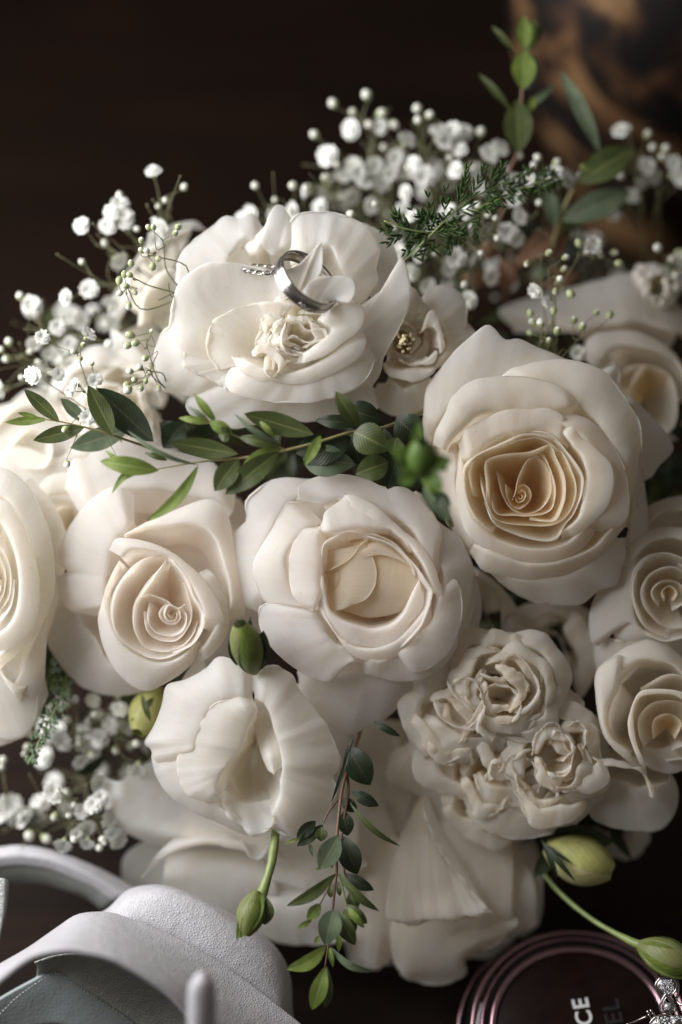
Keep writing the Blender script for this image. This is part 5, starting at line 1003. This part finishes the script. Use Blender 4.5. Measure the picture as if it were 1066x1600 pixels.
# lining and insole inside
slab([[(120, 480), (200, 455), (300, 450), (420, 480), (520, 540), (640, 640), (700, 720)],
      [(130, 500), (200, 490), (280, 540), (360, 590), (460, 660), (560, 740), (600, 760)],
      [(120, 560), (200, 560), (260, 600), (340, 660), (430, 720), (520, 800), (560, 800)]], [.3, -.6, -1.6], LG, 'lining', thick=.08)
slab([[(-60, 640), (20, 590), (110, 540), (195, 498), (260, 540), (360, 600), (480, 690), (560, 760)],
      [(-60, 700), (20, 650), (110, 610), (200, 580), (260, 610), (340, 660), (420, 720), (500, 790)],
      [(-60, 760), (20, 730), (110, 700), (200, 690), (260, 710), (320, 740), (380, 780), (420, 820)]], [-.9, -1.1, -1.4], LI, 'insole', thick=.15)
b = MB()
line = crom([(*Z6(*p), -.72) for p in [(0, 655), (60, 595), (130, 545), (198, 512), (250, 545), (330, 595), (400, 640), (470, 690)]], 44)
for i in range(0, 43):
    p0 = np.array(P(*line[i])); p1 = np.array(P(*line[i + 1])); p1 = p0 + (p1 - p0) * .62
    v, fc = tube([p0, (p0 + p1) / 2 - FV * .03, p1], .018, 5, 5); o = mk('stitch', v, fc, LG, r)
# back strap, further off
slab([[(-60, 80), (0, 74), (80, 68), (180, 85), (280, 120), (380, 165), (470, 218)],
      [(-60, 110), (0, 105), (80, 100), (180, 115), (270, 150), (360, 195), (430, 240)],
      [(-60, 145), (0, 140), (80, 135), (170, 148), (255, 180), (330, 215), (390, 260)]], [-3.3, -2.9, -3.0], LW, 'strap')
slab([[(-60, 145), (0, 140), (80, 135), (170, 148), (255, 180), (330, 215), (390, 260)], [(-60, 175), (0, 175), (80, 170), (165, 180), (245, 208), (315, 240), (370, 280)], [(-60, 205), (0, 203), (80, 198), (160, 205), (235, 228), (300, 252), (350, 290)]], [-3.1, -3.4, -3.8], LG, 'strap_lining', thick=.05)
slab([[(-40, 180), (-36, 300), (-40, 420)], [(14, 185), (10, 290), (-6, 400)], [(32, 190), (22, 300), (2, 392)]], [-1.2, -1.0, -1.2], LG, 'side_strap', thick=.1, nu=16)
# short strap tip close to the lens
slab([[(652, 760), (650, 640), (655, 560), (675, 520)], [(675, 760), (672, 640), (676, 550), (690, 508)], [(715, 760), (713, 640), (716, 550), (706, 506)], [(748, 760), (748, 640), (748, 560), (728, 520)]], [(4.4, 4.8, 5.0, 4.9), (4.8, 5.2, 5.4, 5.1), (4.8, 5.2, 5.4, 5.1), (4.4, 4.8, 5.0, 4.9)], LW, 'strap_tip', thick=.12, nu=20)

# ------------------------------------------------------------------ perfume bottle lying on the table
def glass(name, col, rough=.02, ior=1.45, trans=1.0):
    m, nt, N = new_mat(name); pr = N('ShaderNodeBsdfPrincipled'); pr.inputs['Base Color'].default_value = (*col, 1); pr.inputs['Roughness'].default_value = rough
    pr.inputs['Transmission Weight'].default_value = trans; pr.inputs['IOR'].default_value = ior; nt.links.new(pr.outputs[0], N('ShaderNodeOutputMaterial').inputs[0]); return m
BG = glass('pink_glass', (.80, .50, .54)); BR = plain('rose_rim_and_highlight', (.38, .235, .27), .16, 1, nscale=400, nmix=.1, bump=0)
BF = plain('dark_liquid', (.010, .005, .004), .3, 0, .12, nmix=.3, bump=0)
bc = np.array(P(908, 1612, -1.3)); bc[2] = 0; Zup = np.array((0, 0, 1.0))
r = thing('perfume_bottle', 'round pink glass perfume bottle with white lettering, lying at the lower right', 'bottle', bc)
def vl(name, prof, mat, closed=False, seg=128):
    v = [(bc[0] + q_[0] * math.cos(2 * math.pi * k / seg), bc[1] + q_[0] * math.sin(2 * math.pi * k / seg), q_[1]) for q_ in prof for k in range(seg)]
    fc = grid_faces(len(prof), seg, True); nP = len(prof)
    if closed: fc += [((nP - 1) * seg + k, (nP - 1) * seg + (k + 1) % seg, (k + 1) % seg, k) for k in range(seg)]
    else: fc += [tuple(range(seg))[::-1], tuple((nP - 1) * seg + k for k in range(seg))]
    return mk(name, v, fc, mat, r)
vl('glass_body', [(2.9, .3), (3.45, .45), (3.8, .9), (3.92, 1.6), (3.85, 2.2), (3.6, 2.65), (3.2, 2.86), (2.95, 2.84), (2.85, 2.72)], BG)
vl('liquid', [(2.4, .45), (3.0, .7), (3.3, 1.4), (3.1, 2.2), (2.75, 2.6)], BF)
vl('face_plate', [(2.72, 2.70), (2.74, 2.76), (2.66, 2.80)], BF)
for nm, rr, zz, th in (('rim', 3.88, 1.9, .10), ('rim', 3.45, 2.70, .10), ('rim', 3.16, 2.86, .05), ('inner_rim', 2.82, 2.80, .13)):  # the thinnest ring is added as a painted highlight on the glass
    vl(nm, [(rr + th * math.cos(t), zz + th * math.sin(t)) for t in np.linspace(0, 2 * math.pi, 10, endpoint=False)], BR, True)
TX = plain('white_print', (.62, .62, .62), .5, nmix=.05, bump=0); TD = plain('letter_reflection', (.0025, .002, .002), .6, nmix=.05, bump=0)
def stroke_text(txt, x, y, h, mat, ang=90, parent=None, z=2.812, bold=.18, name='lettering'):
    cu = bpy.data.curves.new(name, 'FONT'); cu.body = txt; cu.size = h * .01; cu.extrude = .00004; cu.offset = h * .01 * .018; cu.space_character = 1.12
    o = bpy.data.objects.new(name, cu); COL.objects.link(o); o.data.materials.append(mat); o.parent = parent
    me = bpy.data.meshes.new_from_object(o); bpy.data.objects.remove(o); o = bpy.data.objects.new(name, me); COL.objects.link(o); o.parent = parent
    p = np.array((x, y, z)); o.location = Vector((p - np.array(parent['origin'])) * .01); o.rotation_euler = (0, 0, math.radians(ang)); return o
def face_xy(px, py, z):
    for _ in range(1):
        p0 = np.array(P(px, py, 0)); dr = p0 - CAM; t = (z - CAM[2]) / dr[2]; return CAM + dr * t
p = face_xy(934, 1630, 2.812); stroke_text('NCE', p[0], p[1], .74, TX, 98, r)
p = face_xy(982, 1630, 2.812); stroke_text('NEL', p[0], p[1], .80, TD, 98, r)  # dark letters paint in the lettering's shadow and reflection on the glass

# ------------------------------------------------------------------ jewelled earring on the bottle
r = thing('earring', 'sparkling silver earring with round, teardrop and oval parts, at the lower right corner', 'earring', P(1045, 1580, -.6))
Z8 = lambda x, y: (930 + x / 7.84, 1480 + y / 7.84)
def jp(x, y, d): return np.array(P(*Z8(x, y), d))
def disc(cx, cy, rx, ry, d, name, mat, tilt=(0, 0), dome=.06, rim=True):
    v = []; seg = 28
    for rr, h in ((1.0, -.05), (1.0, .02), (.8, .03 + dome * .4), (.4, .03 + dome), (.02, .03 + dome)):
        for k in range(seg): t = 2 * math.pi * k / seg; v.append(jp(cx + rx * rr * math.cos(t), cy + ry * rr * math.sin(t), d + h + tilt[0] * rr * math.cos(t) + tilt[1] * rr * math.sin(t)))
    mk(name, v, grid_faces(5, seg, True) + [tuple(range(seg))[::-1], tuple(4 * seg + k for k in range(seg))], mat, r)
    if rim:
        pts = [jp(cx + rx * math.cos(t), cy + ry * math.sin(t), d + .03 + tilt[0] * math.cos(t) + tilt[1] * math.sin(t)) for t in np.linspace(0, 2 * math.pi, 26)]
        vv, ff = tube(pts, .035, 7, 70, False); mk('rim', vv, ff, M['silver'], r)
disc(870, 480, 128, 118, -.35, 'round_plate', M['silver_dark'], (.05, .05))
for k in range(34):
    rr = math.sqrt((k + .5) / 34); t = k * 2.39996; put(GEM, 'gem', r, jp(885 + 88 * rr * math.cos(t), 480 + 88 * rr * math.sin(t), -.24), -FV + .35 * RS.normal(size=3), .042)
tear = [(870, 570), (930, 640), (985, 740), (975, 790), (900, 800), (815, 790), (795, 740), (820, 650), (870, 570)]
for sc_, th in ((1.0, .035), (.72, .025)):
    cx, cy = 890, 720; vv, ff = tube([jp(cx + (x - cx) * sc_, cy + (y - cy) * sc_, -.2 + .05 * (1 - sc_)) for x, y in tear], th, 7, 70, False); mk('teardrop_frame', vv, ff, M['silver'], r)
disc(890, 735, 60, 60, -.25, 'teardrop_stone', gem_m, dome=.14, rim=False)
disc(860, 960, 190, 130, -.1, 'oval_plate', M['silver_dark'], dome=.2); disc(1010, 960, 120, 120, -.05, 'oval_plate', M['silver_dark'], dome=.2)
for cx, rx in ((860, 170), (1010, 110)):
    for k in range(44):
        rr = math.sqrt((k + .5) / 44); t = k * 2.39996; put(GEM, 'gem', r, jp(cx + rx * rr * math.cos(t), 960 + 118 * rr * math.sin(t), .16 - .14 * rr * rr), -FV + .35 * RS.normal(size=3), .045)
v, fc = tube([jp(380, 950, -.2), jp(520, 895, -.2), jp(640, 845, -.15)], [.03, .03, .03], 8, 12); mk('pin', v, fc, M['silver'], r)
for k, (x, y) in enumerate(((650, 800), (690, 790), (665, 840), (715, 820))):
    v, fc = tube([jp(x - 14, y - 25, -.1), jp(x, y, -.05), jp(x + 14, y + 28, -.1)], .035, 6, 8); mk('clasp', v, fc, M['silver'], r)
v, fc = tube([jp(960, 370, -.5), jp(1010, 430, -.4), jp(1020, 540, -.3), jp(1000, 640, -.3), jp(1040, 700, -.2), jp(1100, 700, -.1)], .04, 7, 40); mk('link', v, fc, M['silver'], r)

# ------------------------------------------------------------------ mottled gold vase far behind, and a card edge at the bottom
m, nt, N = new_mat('gold_mottled'); L = nt.links.new; tc = N('ShaderNodeTexCoord'); nz = N('ShaderNodeTexNoise'); nz.inputs['Scale'].default_value = 38; nz.inputs['Detail'].default_value = 4; nz.inputs['Distortion'].default_value = .7; L(tc.outputs['Object'], nz.inputs['Vector'])
rr_ = ramp(N, [(.44, (.003, .002, .0015)), (.51, (.035, .015, .007)), (.58, (.13, .07, .028)), (.72, (.22, .13, .06))]); L(nz.outputs[0], rr_.inputs[0])
pr = N('ShaderNodeBsdfPrincipled'); L(rr_.outputs[0], pr.inputs['Base Color']); pr.inputs['Roughness'].default_value = .5; L(pr.outputs[0], N('ShaderNodeOutputMaterial').inputs[0])
vb = np.array(P(1035, 120, -18.0)); vb[2] = 0
r = thing('vase', 'blurred black and gold mottled vase standing behind the bouquet at the upper right', 'vase', vb)
prof = [(2.6, 0), (3.0, .3), (3.0, 1.2), (3.0, 4), (4.0, 7), (5.4, 10), (6.4, 14), (6.6, 18), (5.6, 22), (4.0, 24.5), (4.4, 26), (4.1, 26), (3.7, 24.5)]
pc = crom(prof, 50); seg = 64
v = [(vb[0] + q_[0] * math.cos(2 * math.pi * k / seg), vb[1] + q_[0] * math.sin(2 * math.pi * k / seg), q_[1]) for q_ in pc for k in range(seg)]
mk('vase_body', v, grid_faces(50, seg, True) + [tuple(range(seg))[::-1]], m, r)

# ------------------------------------------------------------------ table
m, nt, N = new_mat('dark_wood'); L = nt.links.new; tc = N('ShaderNodeTexCoord'); mp = N('ShaderNodeMapping'); mp.inputs['Scale'].default_value = (5, 60, 20); mp.inputs['Rotation'].default_value = (0, 0, .3); L(tc.outputs['Object'], mp.inputs[0])
nz = N('ShaderNodeTexNoise'); nz.inputs['Scale'].default_value = 1.3; nz.inputs['Detail'].default_value = 6; nz.inputs['Distortion'].default_value = 1.2; L(mp.outputs[0], nz.inputs['Vector'])
rw = ramp(N, [(.3, (.0058, .0034, .0022)), (.55, (.010, .0052, .0032)), (.75, (.022, .0095, .0052))]); L(nz.outputs[0], rw.inputs[0])
pr = N('ShaderNodeBsdfPrincipled'); L(rw.outputs[0], pr.inputs['Base Color']); pr.inputs['Roughness'].default_value = .6; pr.inputs['Specular IOR Level'].default_value = .08
bp = N('ShaderNodeBump'); bp.inputs['Distance'].default_value = .0004; L(nz.outputs[0], bp.inputs['Height']); L(bp.outputs[0], pr.inputs['Normal']); L(pr.outputs[0], N('ShaderNodeOutputMaterial').inputs[0])
X, Y, H2 = 110, 150, 4; e = .6
v = [(-X, -90, -e), (X, -90, -e), (X, Y, -e), (-X, Y, -e), (-X + e, -90 + e, 0), (X - e, -90 + e, 0), (X - e, Y - e, 0), (-X + e, Y - e, 0), (-X, -90, -H2), (X, -90, -H2), (X, Y, -H2), (-X, Y, -H2)]
o = mk('table_top', v, [(4, 5, 6, 7), (0, 1, 5, 4), (1, 2, 6, 5), (2, 3, 7, 6), (3, 0, 4, 7), (8, 9, 1, 0), (9, 10, 2, 1), (10, 11, 3, 2), (11, 8, 0, 3), (11, 10, 9, 8)], m, smooth=False)
tag(o, 'dark brown wooden table top under the bouquet', 'table', None, 'structure')
for o in bpy.data.objects:
    if 'origin' in o: del o['origin']
